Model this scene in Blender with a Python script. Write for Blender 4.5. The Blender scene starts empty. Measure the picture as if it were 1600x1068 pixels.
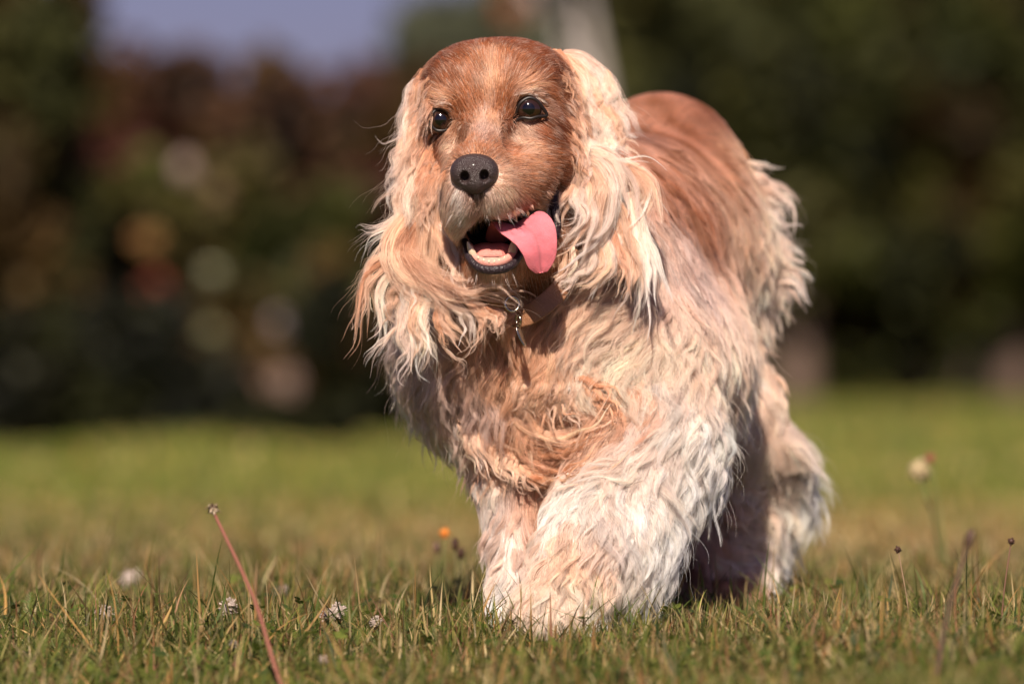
import bpy, math, random
import numpy as np
from mathutils import Vector, Matrix

# ----------------------------------------------------------------- camera, sky, sun, exposure
C = bpy.context.scene
COL = C.collection
FPX = 8889.0                      # focal length in pixels of the 1600 px wide photograph (200 mm lens)
CAMP = np.array([0.0, -4.3, 0.19])
PITCH = math.atan(56.0 / FPX)
cam = bpy.data.cameras.new('camera')
cam_o = bpy.data.objects.new('camera', cam)
COL.objects.link(cam_o)
cam.lens = 200.0
cam.sensor_width = 36.0
cam.clip_start = 0.05
cam.clip_end = 2000.0
cam.dof.use_dof = True
cam.dof.focus_distance = 4.275
cam.dof.aperture_fstop = 4.4
cam_o.location = CAMP
cam_o.rotation_euler = (math.pi / 2 + PITCH, 0, 0)
C.camera = cam_o

SUN_EL = math.radians(42)
SUN_AZ = math.radians(-6)        # to the left of the camera's back
world = bpy.data.worlds.new('World')
C.world = world
world.use_nodes = True
wn = world.node_tree
wn.nodes.clear()
w_out = wn.nodes.new('ShaderNodeOutputWorld')
w_bg = wn.nodes.new('ShaderNodeBackground')
w_sky = wn.nodes.new('ShaderNodeTexSky')
w_sky.sky_type = 'NISHITA'
w_sky.sun_disc = False
w_sky.sun_elevation = SUN_EL
# the sun stands behind the camera (-Y) and to the left
w_sky.sun_rotation = math.pi - SUN_AZ + 2 * SUN_AZ
w_mix = wn.nodes.new('ShaderNodeMixRGB')
w_mix.blend_type = 'MULTIPLY'
w_mix.inputs['Fac'].default_value = 1.0
w_mix.inputs['Color2'].default_value = (0.50, 0.42, 0.68, 1)
wn.links.new(w_sky.outputs['Color'], w_mix.inputs['Color1'])
wn.links.new(w_mix.outputs['Color'], w_bg.inputs['Color'])
w_bg.inputs['Strength'].default_value = 0.05
wn.links.new(w_bg.outputs['Background'], w_out.inputs['Surface'])

sun = bpy.data.lights.new('sun', 'SUN')
sun.energy = 5.0
sun.angle = math.radians(0.6)
sun.color = (1.0, 0.86, 0.73)
sun_o = bpy.data.objects.new('sun', sun)
COL.objects.link(sun_o)
sdir = Vector((math.sin(SUN_AZ) * math.cos(SUN_EL), -math.cos(SUN_AZ) * math.cos(SUN_EL), math.sin(SUN_EL)))
sun_o.rotation_euler = sdir.to_track_quat('Z', 'Y').to_euler()
sun_o.location = (-3, -6, 5)

C.view_settings.view_transform = 'Standard'
C.view_settings.look = 'None'
C.view_settings.exposure = 0.75
C.view_settings.gamma = 1.0
C.cycles.max_bounces = 8
C.cycles.diffuse_bounces = 3
C.cycles.glossy_bounces = 6
C.cycles.transmission_bounces = 7
C.cycles.transparent_max_bounces = 4
C.cycles.use_denoising = True
C.cycles.sample_clamp_indirect = 4.0
C.render.film_transparent = False
try:
    C.cycles_curves.shape = 'RIBBONS'
    C.cycles_curves.subdivisions = 2
except Exception:
    pass

rng = np.random.default_rng(11)
random.seed(7)
CP, SP_ = math.cos(PITCH), math.sin(PITCH)


def ray(px, py):
    x = (px - 800.0) / FPX
    y = -(py - 534.0) / FPX
    return np.array([x, CP - y * SP_, SP_ + y * CP])


def P(px, py, Ymm=0.0):
    """world point seen at pixel (px, py) at the real distance Y (mm behind the head's plane)"""
    d = ray(px, py)
    t = (Ymm / 1000.0 - CAMP[1]) / d[1]
    return CAMP + t * d


def ground_z(x, y):
    x = np.asarray(x, float)
    y = np.asarray(y, float)
    k = 0.075 - 0.065 * np.clip((x + 0.05) / 0.3, 0, 1)
    z = np.where(y < 0, k * np.maximum(y, -1.2), 0.0)
    z = z + 0.004 * np.sin(x * 17 + y * 9) * np.exp(-np.abs(y) / 3) + 0.003 * np.sin(x * 31 - y * 23) * np.exp(-np.abs(y) / 3)
    return z + 0.05 * np.sin(x * 0.21 + 1.0) * np.clip((y - 6) / 25, 0, 1)


# ----------------------------------------------------------------- helpers
def tag(o, label=None, cat=None, group=None, kind=None):
    if label: o['label'] = label
    if cat: o['category'] = cat
    if group: o['group'] = group
    if kind: o['kind'] = kind
    return o


def empty(name, loc=(0, 0, 0)):
    o = bpy.data.objects.new(name, None)
    o.empty_display_size = 0.02
    o.location = loc
    COL.objects.link(o)
    return o


def link(name, data, m=None, parent=None):
    o = bpy.data.objects.new(name, data)
    COL.objects.link(o)
    if m is not None: data.materials.append(m)
    if parent is not None:
        o.parent = parent
        q = parent
        off = Vector((0, 0, 0))
        while q is not None:
            off += q.location
            q = q.parent
        o.location = -off
    return o


def mesh_np(name, V, F, cols=None, smooth=True, sizes=None):
    """V (n,3); F (m,3|4) int"""
    me = bpy.data.meshes.new(name)
    V = np.asarray(V, np.float32)
    F = np.asarray(F, np.int32)
    me.vertices.add(len(V))
    me.vertices.foreach_set('co', V.ravel())
    k = F.shape[1]
    me.loops.add(F.size)
    me.loops.foreach_set('vertex_index', F.ravel())
    me.polygons.add(len(F))
    me.polygons.foreach_set('loop_start', np.arange(0, F.size, k, dtype=np.int32))
    me.polygons.foreach_set('loop_total', np.full(len(F), k, np.int32))
    me.update(calc_edges=True)
    if smooth:
        me.polygons.foreach_set('use_smooth', np.ones(len(F), bool))
    if cols is not None:
        c = np.ones((len(V), 4), np.float32)
        c[:, :3] = cols
        a = me.attributes.new('col', 'FLOAT_COLOR', 'POINT')
        a.data.foreach_set('color', c.ravel())
    me.validate()
    return me


class MB:
    def __init__(s):
        s.V, s.F, s.Cc, s.n = [], [], [], 0

    def add(s, V, F, col=(0.5, 0.5, 0.5)):
        V = np.asarray(V, float)
        s.V.append(V)
        s.F.append(np.asarray(F, int) + s.n)
        c = np.zeros((len(V), 3))
        c[:] = col
        s.Cc.append(c)
        s.n += len(V)

    def build(s, name, m, parent=None, smooth=True):
        F4 = []
        for f in s.F:
            if f.shape[1] == 3: f = np.hstack([f, f[:, 2:3]])
            F4.append(f)
        F = np.vstack(F4)
        V = np.vstack(s.V)
        tri = F[:, 2] == F[:, 3]
        me = bpy.data.meshes.new(name)
        if tri.all():
            me = mesh_np(name, V, F[:, :3], np.vstack(s.Cc), smooth)
        elif not tri.any():
            me = mesh_np(name, V, F, np.vstack(s.Cc), smooth)
        else:
            Fq = F[~tri]
            Ft = F[tri][:, :3]
            me = bpy.data.meshes.new(name)
            me.from_pydata(V.tolist(), [], Fq.tolist() + Ft.tolist())
            c = np.ones((len(V), 4), np.float32)
            c[:, :3] = np.vstack(s.Cc)
            a = me.attributes.new('col', 'FLOAT_COLOR', 'POINT')
            a.data.foreach_set('color', c.ravel())
            if smooth: me.polygons.foreach_set('use_smooth', np.ones(len(me.polygons), bool))
        return link(name, me, m, parent)


def unit(v):
    v = np.asarray(v, float)
    return v / np.maximum(np.linalg.norm(v, axis=-1, keepdims=True), 1e-9)


def resample(pts, K):
    """Catmull-Rom through pts, K points evenly by arc length"""
    p = np.asarray(pts, float)
    if len(p) == 2:
        t = np.linspace(0, 1, K)[:, None]
        return p[0] * (1 - t) + p[1] * t
    e = np.vstack([2 * p[0] - p[1], p, 2 * p[-1] - p[-2]])
    out = []
    for i in range(1, len(e) - 2):
        t = np.linspace(0, 1, 12, endpoint=False)[:, None]
        a, b, c, d = e[i - 1], e[i], e[i + 1], e[i + 2]
        out.append(0.5 * (2 * b + (c - a) * t + (2 * a - 5 * b + 4 * c - d) * t ** 2 + (3 * b - a - 3 * c + d) * t ** 3))
    out.append(p[-1:])
    q = np.vstack(out)
    s = np.r_[0, np.cumsum(np.linalg.norm(np.diff(q, axis=0), axis=1))]
    u = np.linspace(0, s[-1], K)
    return np.stack([np.interp(u, s, q[:, k]) for k in range(q.shape[1])], 1)


def sweep(path, ws, hs, wdir, seg=20, K=24, groove=0.0, power=1.0, bend=0.0):
    """closed tube with an elliptical section: half widths ws along wdir, half heights hs"""
    dat = np.hstack([np.asarray(path, float), np.array(ws, float)[:, None], np.array(hs, float)[:, None], np.array(wdir, float)])
    q = resample(dat, K)
    pos, w, h, wd = q[:, :3], q[:, 3], q[:, 4], q[:, 5:8]
    T = unit(np.gradient(pos, axis=0))
    W = unit(wd - (wd * T).sum(1, keepdims=True) * T)
    H = np.cross(W, T)
    a = np.linspace(0, 2 * np.pi, seg, endpoint=False)
    ca, sa = np.cos(a), np.sin(a)
    ca = np.sign(ca) * np.abs(ca) ** power
    sa = np.sign(sa) * np.abs(sa) ** power
    V = pos[:, None] + W[:, None] * (w[:, None] * ca)[..., None] + H[:, None] * (h[:, None] * sa)[..., None]
    if groove:
        V = V + H[:, None] * (groove * (np.exp(-(ca / 0.22) ** 2))[None, :, None] * np.sign(sa)[None, :, None] * -1) * np.minimum(1, h / h.max())[:, None, None]
    if bend:
        V = V + H[:, None] * (bend * np.exp(-(ca / 0.30) ** 2) - 0.6 * bend * ca ** 4)[None, :, None] * (w / w.max())[:, None, None]
    V = V.reshape(-1, 3)
    F = []
    i = np.arange(K - 1)[:, None] * seg
    j = np.arange(seg)[None]
    j2 = (j + 1) % seg
    F = np.stack([i + j, i + j2, i + seg + j2, i + seg + j], -1).reshape(-1, 4)
    n = len(V)
    V = np.vstack([V, pos[0], pos[-1]])
    jj = np.arange(seg)
    caps = np.vstack([np.stack([np.full(seg, n), (jj + 1) % seg, jj, jj], 1),
                      np.stack([np.full(seg, n + 1), (K - 1) * seg + jj, (K - 1) * seg + (jj + 1) % seg, (K - 1) * seg + (jj + 1) % seg], 1)])
    return V, F, caps


def add_sweep(mb, *a, col=(0.5, 0.5, 0.5), **k):
    V, F, caps = sweep(*a, **k)
    n = mb.n
    mb.add(V, F, col)
    mb.F.append(caps + n)


def tube(mb, path, r0, r1=None, seg=8, K=10, col=(0.5, 0.5, 0.5)):
    r1 = r0 if r1 is None else r1
    n = len(path)
    r = np.linspace(r0, r1, n)
    p = np.asarray(path, float)
    d = unit(p[-1] - p[0])
    ref = np.array([1., 0, 0]) if abs(d[0]) < 0.8 else np.array([0, 0, 1.])
    add_sweep(mb, p, r, r, np.tile(ref, (n, 1)), seg=seg, K=K, col=col)


# ----------------------------------------------------------------- materials
def mat(name):
    m = bpy.data.materials.new(name)
    m.use_nodes = True
    nt = m.node_tree
    return m, nt, nt.nodes['Principled BSDF']


def plain(name, col, rough=0.6, spec=0.4, coat=0.0, sss=0.0, bump=0.0, bscale=400.0, var=0.0, vscale=60.0, metal=0.0):
    m, nt, b = mat(name)
    b.inputs['Base Color'].default_value = (*col, 1)
    b.inputs['Roughness'].default_value = rough
    b.inputs['Specular IOR Level'].default_value = spec
    b.inputs['Coat Weight'].default_value = coat
    b.inputs['Coat Roughness'].default_value = 0.12
    b.inputs['Metallic'].default_value = metal
    if sss:
        b.inputs['Subsurface Weight'].default_value = sss
        b.inputs['Subsurface Radius'].default_value = (0.004, 0.0015, 0.001)
        b.inputs['Subsurface Scale'].default_value = 1.0
    tc = nt.nodes.new('ShaderNodeTexCoord')
    if var:
        n = nt.nodes.new('ShaderNodeTexNoise')
        n.inputs['Scale'].default_value = vscale
        n.inputs['Detail'].default_value = 5
        nt.links.new(tc.outputs['Object'], n.inputs['Vector'])
        mx = nt.nodes.new('ShaderNodeMixRGB')
        mx.inputs['Color1'].default_value = (*[c * (1 - var) for c in col], 1)
        mx.inputs['Color2'].default_value = (*[min(1, c * (1 + var)) for c in col], 1)
        nt.links.new(n.outputs['Fac'], mx.inputs['Fac'])
        nt.links.new(mx.outputs['Color'], b.inputs['Base Color'])
    if bump:
        n = nt.nodes.new('ShaderNodeTexVoronoi')
        n.inputs['Scale'].default_value = bscale
        nt.links.new(tc.outputs['Object'], n.inputs['Vector'])
        bp = nt.nodes.new('ShaderNodeBump')
        bp.inputs['Strength'].default_value = bump
        bp.inputs['Distance'].default_value = 0.0006
        nt.links.new(n.outputs['Distance'], bp.inputs['Height'])
        nt.links.new(bp.outputs['Normal'], b.inputs['Normal'])
    return m


def colmat(name, rough=0.8, spec=0.2, trans=0.0, coat=0.0, bump=0.0, bscale=900, sss=0.0):
    m, nt, b = mat(name)
    a = nt.nodes.new('ShaderNodeAttribute')
    a.attribute_name = 'col'
    nt.links.new(a.outputs['Color'], b.inputs['Base Color'])
    b.inputs['Roughness'].default_value = rough
    b.inputs['Specular IOR Level'].default_value = spec
    b.inputs['Coat Weight'].default_value = coat
    b.inputs['Coat Roughness'].default_value = 0.15
    if sss:
        b.inputs['Subsurface Weight'].default_value = sss
        b.inputs['Subsurface Radius'].default_value = (0.004, 0.0015, 0.001)
        b.inputs['Subsurface Scale'].default_value = 1.0
    if bump:
        tc = nt.nodes.new('ShaderNodeTexCoord')
        n = nt.nodes.new('ShaderNodeTexNoise')
        n.inputs['Scale'].default_value = bscale
        nt.links.new(tc.outputs['Object'], n.inputs['Vector'])
        bp = nt.nodes.new('ShaderNodeBump')
        bp.inputs['Strength'].default_value = bump
        bp.inputs['Distance'].default_value = 0.0006
        nt.links.new(n.outputs['Fac'], bp.inputs['Height'])
        nt.links.new(bp.outputs['Normal'], b.inputs['Normal'])
    if trans:
        t = nt.nodes.new('ShaderNodeBsdfTranslucent')
        nt.links.new(a.outputs['Color'], t.inputs['Color'])
        mx = nt.nodes.new('ShaderNodeMixShader')
        mx.inputs['Fac'].default_value = trans
        out = nt.nodes['Material Output']
        nt.links.new(b.outputs[0], mx.inputs[1])
        nt.links.new(t.outputs[0], mx.inputs[2])
        nt.links.new(mx.outputs[0], out.inputs['Surface'])
    return m


def hair_mat():
    m = bpy.data.materials.new('dog_hair')
    m.use_nodes = True
    nt = m.node_tree
    nt.nodes.clear()
    out = nt.nodes.new('ShaderNodeOutputMaterial')
    h = nt.nodes.new('ShaderNodeBsdfHairPrincipled')
    h.parametrization = 'COLOR'
    a = nt.nodes.new('ShaderNodeAttribute')
    a.attribute_name = 'col'
    nt.links.new(a.outputs['Color'], h.inputs['Color'])
    h.inputs['Roughness'].default_value = 0.38
    h.inputs['Radial Roughness'].default_value = 0.5
    h.inputs['Random Roughness'].default_value = 0.2
    h.inputs['Coat'].default_value = 0.1
    df = nt.nodes.new('ShaderNodeBsdfDiffuse')
    tl = nt.nodes.new('ShaderNodeBsdfTranslucent')
    m1 = nt.nodes.new('ShaderNodeMixShader')
    m2 = nt.nodes.new('ShaderNodeMixShader')
    nt.links.new(a.outputs['Color'], df.inputs['Color'])
    nt.links.new(a.outputs['Color'], tl.inputs['Color'])
    m1.inputs['Fac'].default_value = 0.25
    nt.links.new(df.outputs[0], m1.inputs[1]); nt.links.new(tl.outputs[0], m1.inputs[2])
    m2.inputs['Fac'].default_value = 0.38
    nt.links.new(m1.outputs[0], m2.inputs[1]); nt.links.new(h.outputs[0], m2.inputs[2])
    nt.links.new(m2.outputs[0], out.inputs['Surface'])
    return m


M_HAIR = hair_mat()
M_SKIN = colmat('dog_skin', 0.75, 0.2)
M_FLESH = colmat('mouth_flesh', 0.6, 0.35, coat=0.0, bump=0.8, bscale=1500, sss=0.25)
M_NOSE = plain('nose_leather', (0.040, 0.025, 0.024), 0.42, 0.5, 0.05, bump=1.0, bscale=1150, var=0.4, vscale=500)
M_EYE = None


# ----------------------------------------------------------------- signed distance body
class SDF:
    def __init__(s): s.items = []

    def ell(s, c, r, k=0.02, R=None, neg=False):
        s.items.append(('e', np.array(c, float), np.array(r, float), k, R, neg))

    def cap(s, a, b, ra, rb, k=0.02, neg=False):
        s.items.append(('c', np.array(a, float), np.array(b, float), ra, rb, k, neg))

    def __call__(s, X, Y, Z):
        F = None
        for it in s.items:
            if it[0] == 'e':
                _, c, r, k, R, neg = it
                x, y, z = X - c[0], Y - c[1], Z - c[2]
                if R is not None:
                    x, y, z = (R[0, 0] * x + R[0, 1] * y + R[0, 2] * z, R[1, 0] * x + R[1, 1] * y + R[1, 2] * z,
                               R[2, 0] * x + R[2, 1] * y + R[2, 2] * z)
                k0 = np.sqrt((x / r[0]) ** 2 + (y / r[1]) ** 2 + (z / r[2]) ** 2)
                k1 = np.sqrt((x / r[0] ** 2) ** 2 + (y / r[1] ** 2) ** 2 + (z / r[2] ** 2) ** 2)
                d = k0 * (k0 - 1) / np.maximum(k1, 1e-6)
            else:
                _, a, b, ra, rb, k, neg = it
                x, y, z = X - a[0], Y - a[1], Z - a[2]
                ba = b - a
                h = np.clip((x * ba[0] + y * ba[1] + z * ba[2]) / max(ba @ ba, 1e-9), 0, 1)
                d = np.sqrt((x - ba[0] * h) ** 2 + (y - ba[1] * h) ** 2 + (z - ba[2] * h) ** 2) - (ra + (rb - ra) * h)
            if F is None:
                F = d
            elif neg:
                hh = np.maximum(k - np.abs(F + d), 0) / k
                F = np.maximum(F, -d) + hh * hh * k * 0.25
            else:
                hh = np.maximum(k - np.abs(F - d), 0) / k
                F = np.minimum(F, d) - hh * hh * k * 0.25
        return F

    def at(s, p):
        return s(p[..., 0], p[..., 1], p[..., 2])

    def normal(s, p, e=0.0015):
        g = np.stack([s(p[..., 0] + e, p[..., 1], p[..., 2]) - s(p[..., 0] - e, p[..., 1], p[..., 2]),
                      s(p[..., 0], p[..., 1] + e, p[..., 2]) - s(p[..., 0], p[..., 1] - e, p[..., 2]),
                      s(p[..., 0], p[..., 1], p[..., 2] + e) - s(p[..., 0], p[..., 1], p[..., 2] - e)], -1)
        return unit(g)

    def ray_hit(s, px, py, tmin=3.9, tmax=5.2):
        d = ray(px, py)
        d = d / np.linalg.norm(d)
        t = tmin
        for _ in range(90):
            f = float(s.at(CAMP + d * t))
            if f < 0.0006: return CAMP + d * t
            t += f * 0.8
            if t > tmax: return None
        return CAMP + d * t


def nets(sdf, xs, ys, zs):
    """surface nets on a rectilinear grid"""
    nx, ny, nz = len(xs), len(ys), len(zs)
    F = np.empty((nx, ny, nz), np.float32)
    st = 24
    for j in range(0, ny, st):
        X, Y, Z = np.meshgrid(xs, ys[j:j + st], zs, indexing='ij')
        F[:, j:j + st] = sdf(X.astype(np.float32), Y.astype(np.float32), Z.astype(np.float32))
    ins = F < 0
    acc = {}
    cn = (nx - 1, ny - 1, nz - 1)
    ids, px, py, pz = [], [], [], []
    quads = []
    for ax in range(3):
        sl0 = [slice(None)] * 3
        sl1 = [slice(None)] * 3
        sl0[ax] = slice(0, -1)
        sl1[ax] = slice(1, None)
        cr = ins[tuple(sl0)] != ins[tuple(sl1)]
        I = np.stack(np.nonzero(cr), 1)
        J = I.copy()
        J[:, ax] += 1
        f0 = F[I[:, 0], I[:, 1], I[:, 2]]
        f1 = F[J[:, 0], J[:, 1], J[:, 2]]
        t = f0 / (f0 - f1)
        G = [xs, ys, zs]
        pos = np.stack([G[k][I[:, k]] for k in range(3)], 1)
        pos[:, ax] = G[ax][I[:, ax]] * (1 - t) + G[ax][J[:, ax]] * t
        o1, o2 = [(1, 2), (2, 0), (0, 1)][ax]
        ok = (I[:, o1] > 0) & (I[:, o2] > 0) & (I[:, o1] < cn[o1]) & (I[:, o2] < cn[o2])
        I, pos, f0 = I[ok], pos[ok], f0[ok]
        cs = []
        for a, b in ((1, 1), (0, 1), (0, 0), (1, 0)):
            q = I.copy()
            q[:, o1] -= a
            q[:, o2] -= b
            idx = (q[:, 0] * cn[1] + q[:, 1]) * cn[2] + q[:, 2]
            cs.append(idx)
            ids.append(idx)
            px.append(pos[:, 0]); py.append(pos[:, 1]); pz.append(pos[:, 2])
        Q = np.stack(cs, 1)
        flip = f0 > 0
        Q[flip] = Q[flip][:, ::-1]
        quads.append(Q)
    ids = np.concatenate(ids)
    u, inv = np.unique(ids, return_inverse=True)
    cnt = np.bincount(inv)
    V = np.stack([np.bincount(inv, np.concatenate(a)) / cnt for a in (px, py, pz)], 1)
    Q = np.searchsorted(u, np.vstack(quads))
    return V, Q


def grid(lo, hi, f0, f1, fine, coarse):
    """coordinates from lo to hi, fine step inside [f0, f1]"""
    a = np.arange(lo, f0, coarse)
    b = np.arange(f0, f1, fine)
    c = np.arange(f1, hi + coarse, coarse)
    return np.concatenate([a, b, c])


mm = 0.001
body = SDF()
# skull
body.ell(P(773, 172, 58), (0.0530, 0.058, 0.0505))
body.ell(P(768, 142, 28), (0.043, 0.034, 0.033), 0.02)
# brow ridges
body.ell(P(704, 152, 12), (0.016, 0.013, 0.009), 0.014)
body.ell(P(820, 136, 12), (0.018, 0.013, 0.009), 0.014)
# cheeks
body.ell(P(724, 238, 38), (0.0225, 0.040, 0.034), 0.014)
body.ell(P(822, 137, 62), (0.029, 0.040, 0.028), 0.02)
body.ell(P(722, 142, 62), (0.025, 0.040, 0.026), 0.02)
body.ell(P(838, 230, 38), (0.0265, 0.040, 0.038), 0.014)
body.ell(P(844, 262, 22), (0.016, 0.030, 0.022), 0.016)
# muzzle
body.cap(P(760, 218, 8), P(743, 268, -50), 0.0235, 0.0205, 0.012)
body.ell(P(727, 298, -44), (0.0148, 0.025, 0.0215), 0.009)
body.ell(P(774, 293, -42), (0.0200, 0.027, 0.0205), 0.010)
body.ell(P(812, 288, -12), (0.024, 0.030, 0.021), 0.018)
body.ell(P(718, 298, -12), (0.0115, 0.030, 0.024), 0.014)
body.ell(P(721, 332, -30), (0.009, 0.018, 0.017), 0.010)
# lower jaw
body.cap(P(768, 402, -20), P(785, 385, 40), 0.0185, 0.030, 0.012)
body.ell(P(838, 350, 22), (0.018, 0.030, 0.034), 0.014)
body.ell(P(726, 370, 22), (0.013, 0.030, 0.036), 0.014)
# mouth cavity
body.ell(P(768, 366, -24), (0.0205, 0.046, 0.0175), 0.006, neg=True)
body.ell(P(812, 345, -18), (0.021, 0.030, 0.012), 0.006, neg=True)
body.ell(P(856, 312, 2), (0.007, 0.024, 0.018), 0.005, neg=True)
# hollows beside the bridge of the nose
body.ell(P(716, 222, -22), (0.008, 0.022, 0.014), 0.012, neg=True)
body.ell(P(800, 216, -24), (0.009, 0.022, 0.014), 0.012, neg=True)
# eye sockets
EYES = []
for ex, ey, er in ((689, 188, 0.0108), (826, 171, 0.0112)):
    hit = body.ray_hit(ex, ey)
    EYES.append((hit + unit(hit - CAMP) * er * 0.24, er))
for c, r in EYES:
    body.ell(c + np.array([0, -0.003, 0]), (r * 0.88, r * 1.1, r * 0.80), 0.003, neg=True)
# neck
body.cap(P(800, 250, 80), P(850, 470, 130), 0.058, 0.080, 0.04)
# chest, ribs, croup
body.ell(P(850, 555, 130), (0.088, 0.095, 0.088), 0.04)
body.ell(P(768, 540, 120), (0.054, 0.07, 0.062), 0.03)
body.ell(P(960, 540, 150), (0.055, 0.08, 0.085), 0.04)
body.cap(P(900, 400, 180), P(1025, 365, 380), 0.082, 0.082, 0.04)
body.ell(P(1032, 315, 430), (0.071, 0.080, 0.088), 0.03)
body.ell(P(1000, 560, 260), (0.075, 0.15, 0.07), 0.04)
# lifted foreleg (the dog's left)
body.cap(P(985, 580, 110), P(1000, 700, 70), 0.050, 0.040, 0.03)
body.cap(P(1003, 700, 70), P(928, 850, 0), 0.043, 0.035, 0.03)
body.cap(P(925, 850, 0), P(862, 952, -42), 0.033, 0.022, 0.025)
body.ell(P(856, 962, -50), (0.024, 0.028, 0.016), 0.012)
# standing foreleg (the dog's right)
body.cap(P(815, 610, 110), P(812, 750, 90), 0.040, 0.027, 0.03)
body.cap(P(812, 750, 90), P(806, 930, 55), 0.023, 0.017, 0.02)
body.ell(P(804, 962, 45), (0.021, 0.028, 0.014), 0.012)
# hind leg in view (the dog's left)
body.cap(P(1072, 430, 430), P(1124, 650, 385), 0.046, 0.040, 0.03)
body.cap(P(1128, 640, 385), P(1166, 770, 430), 0.040, 0.028, 0.03)
body.cap(P(1166, 770, 430), P(1146, 920, 380), 0.029, 0.025, 0.02)
body.ell(P(1142, 942, 355), (0.026, 0.032, 0.017), 0.012)
# far hind leg
body.cap(P(1010, 560, 430), P(1050, 760, 380), 0.050, 0.032, 0.03)
body.cap(P(1050, 760, 380), P(1060, 920, 330), 0.028, 0.018, 0.02)
body.ell(P(1060, 938, 315), (0.022, 0.03, 0.015), 0.012)
# tail stump
body.cap(P(1050, 260, 500), P(1085, 250, 560), 0.022, 0.012, 0.02)

pa, pb = P(560, 1000, 0), P(1260, 60, 0)
xs = grid(-0.12, 0.27, P(640, 0, 0)[0], P(925, 0, 0)[0], 0.0017, 0.0045)
ys = grid(-0.10, 0.60, -0.085, 0.085, 0.0017, 0.0055)
zs = grid(-0.01, 0.47, P(0, 445, 0)[2], P(0, 50, 0)[2], 0.0017, 0.0045)
BV, BQ = nets(body, xs, ys, zs)

# ----------------------------------------------------------------- coat colours (albedo), flow and length controls
CR = (0.88, 0.64, 0.50)       # cream
WH = (0.93, 0.79, 0.72)       # near white feathering
GO = (0.78, 0.48, 0.31)       # golden
TA = (0.54, 0.245, 0.125)      # tan
RU = (0.37, 0.135, 0.058)      # rust
DK = (0.17, 0.055, 0.026)     # dark rust
TB = (0.64, 0.34, 0.19)       # golden darkened for the shade under the chin
GY = (0.66, 0.49, 0.43)
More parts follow.
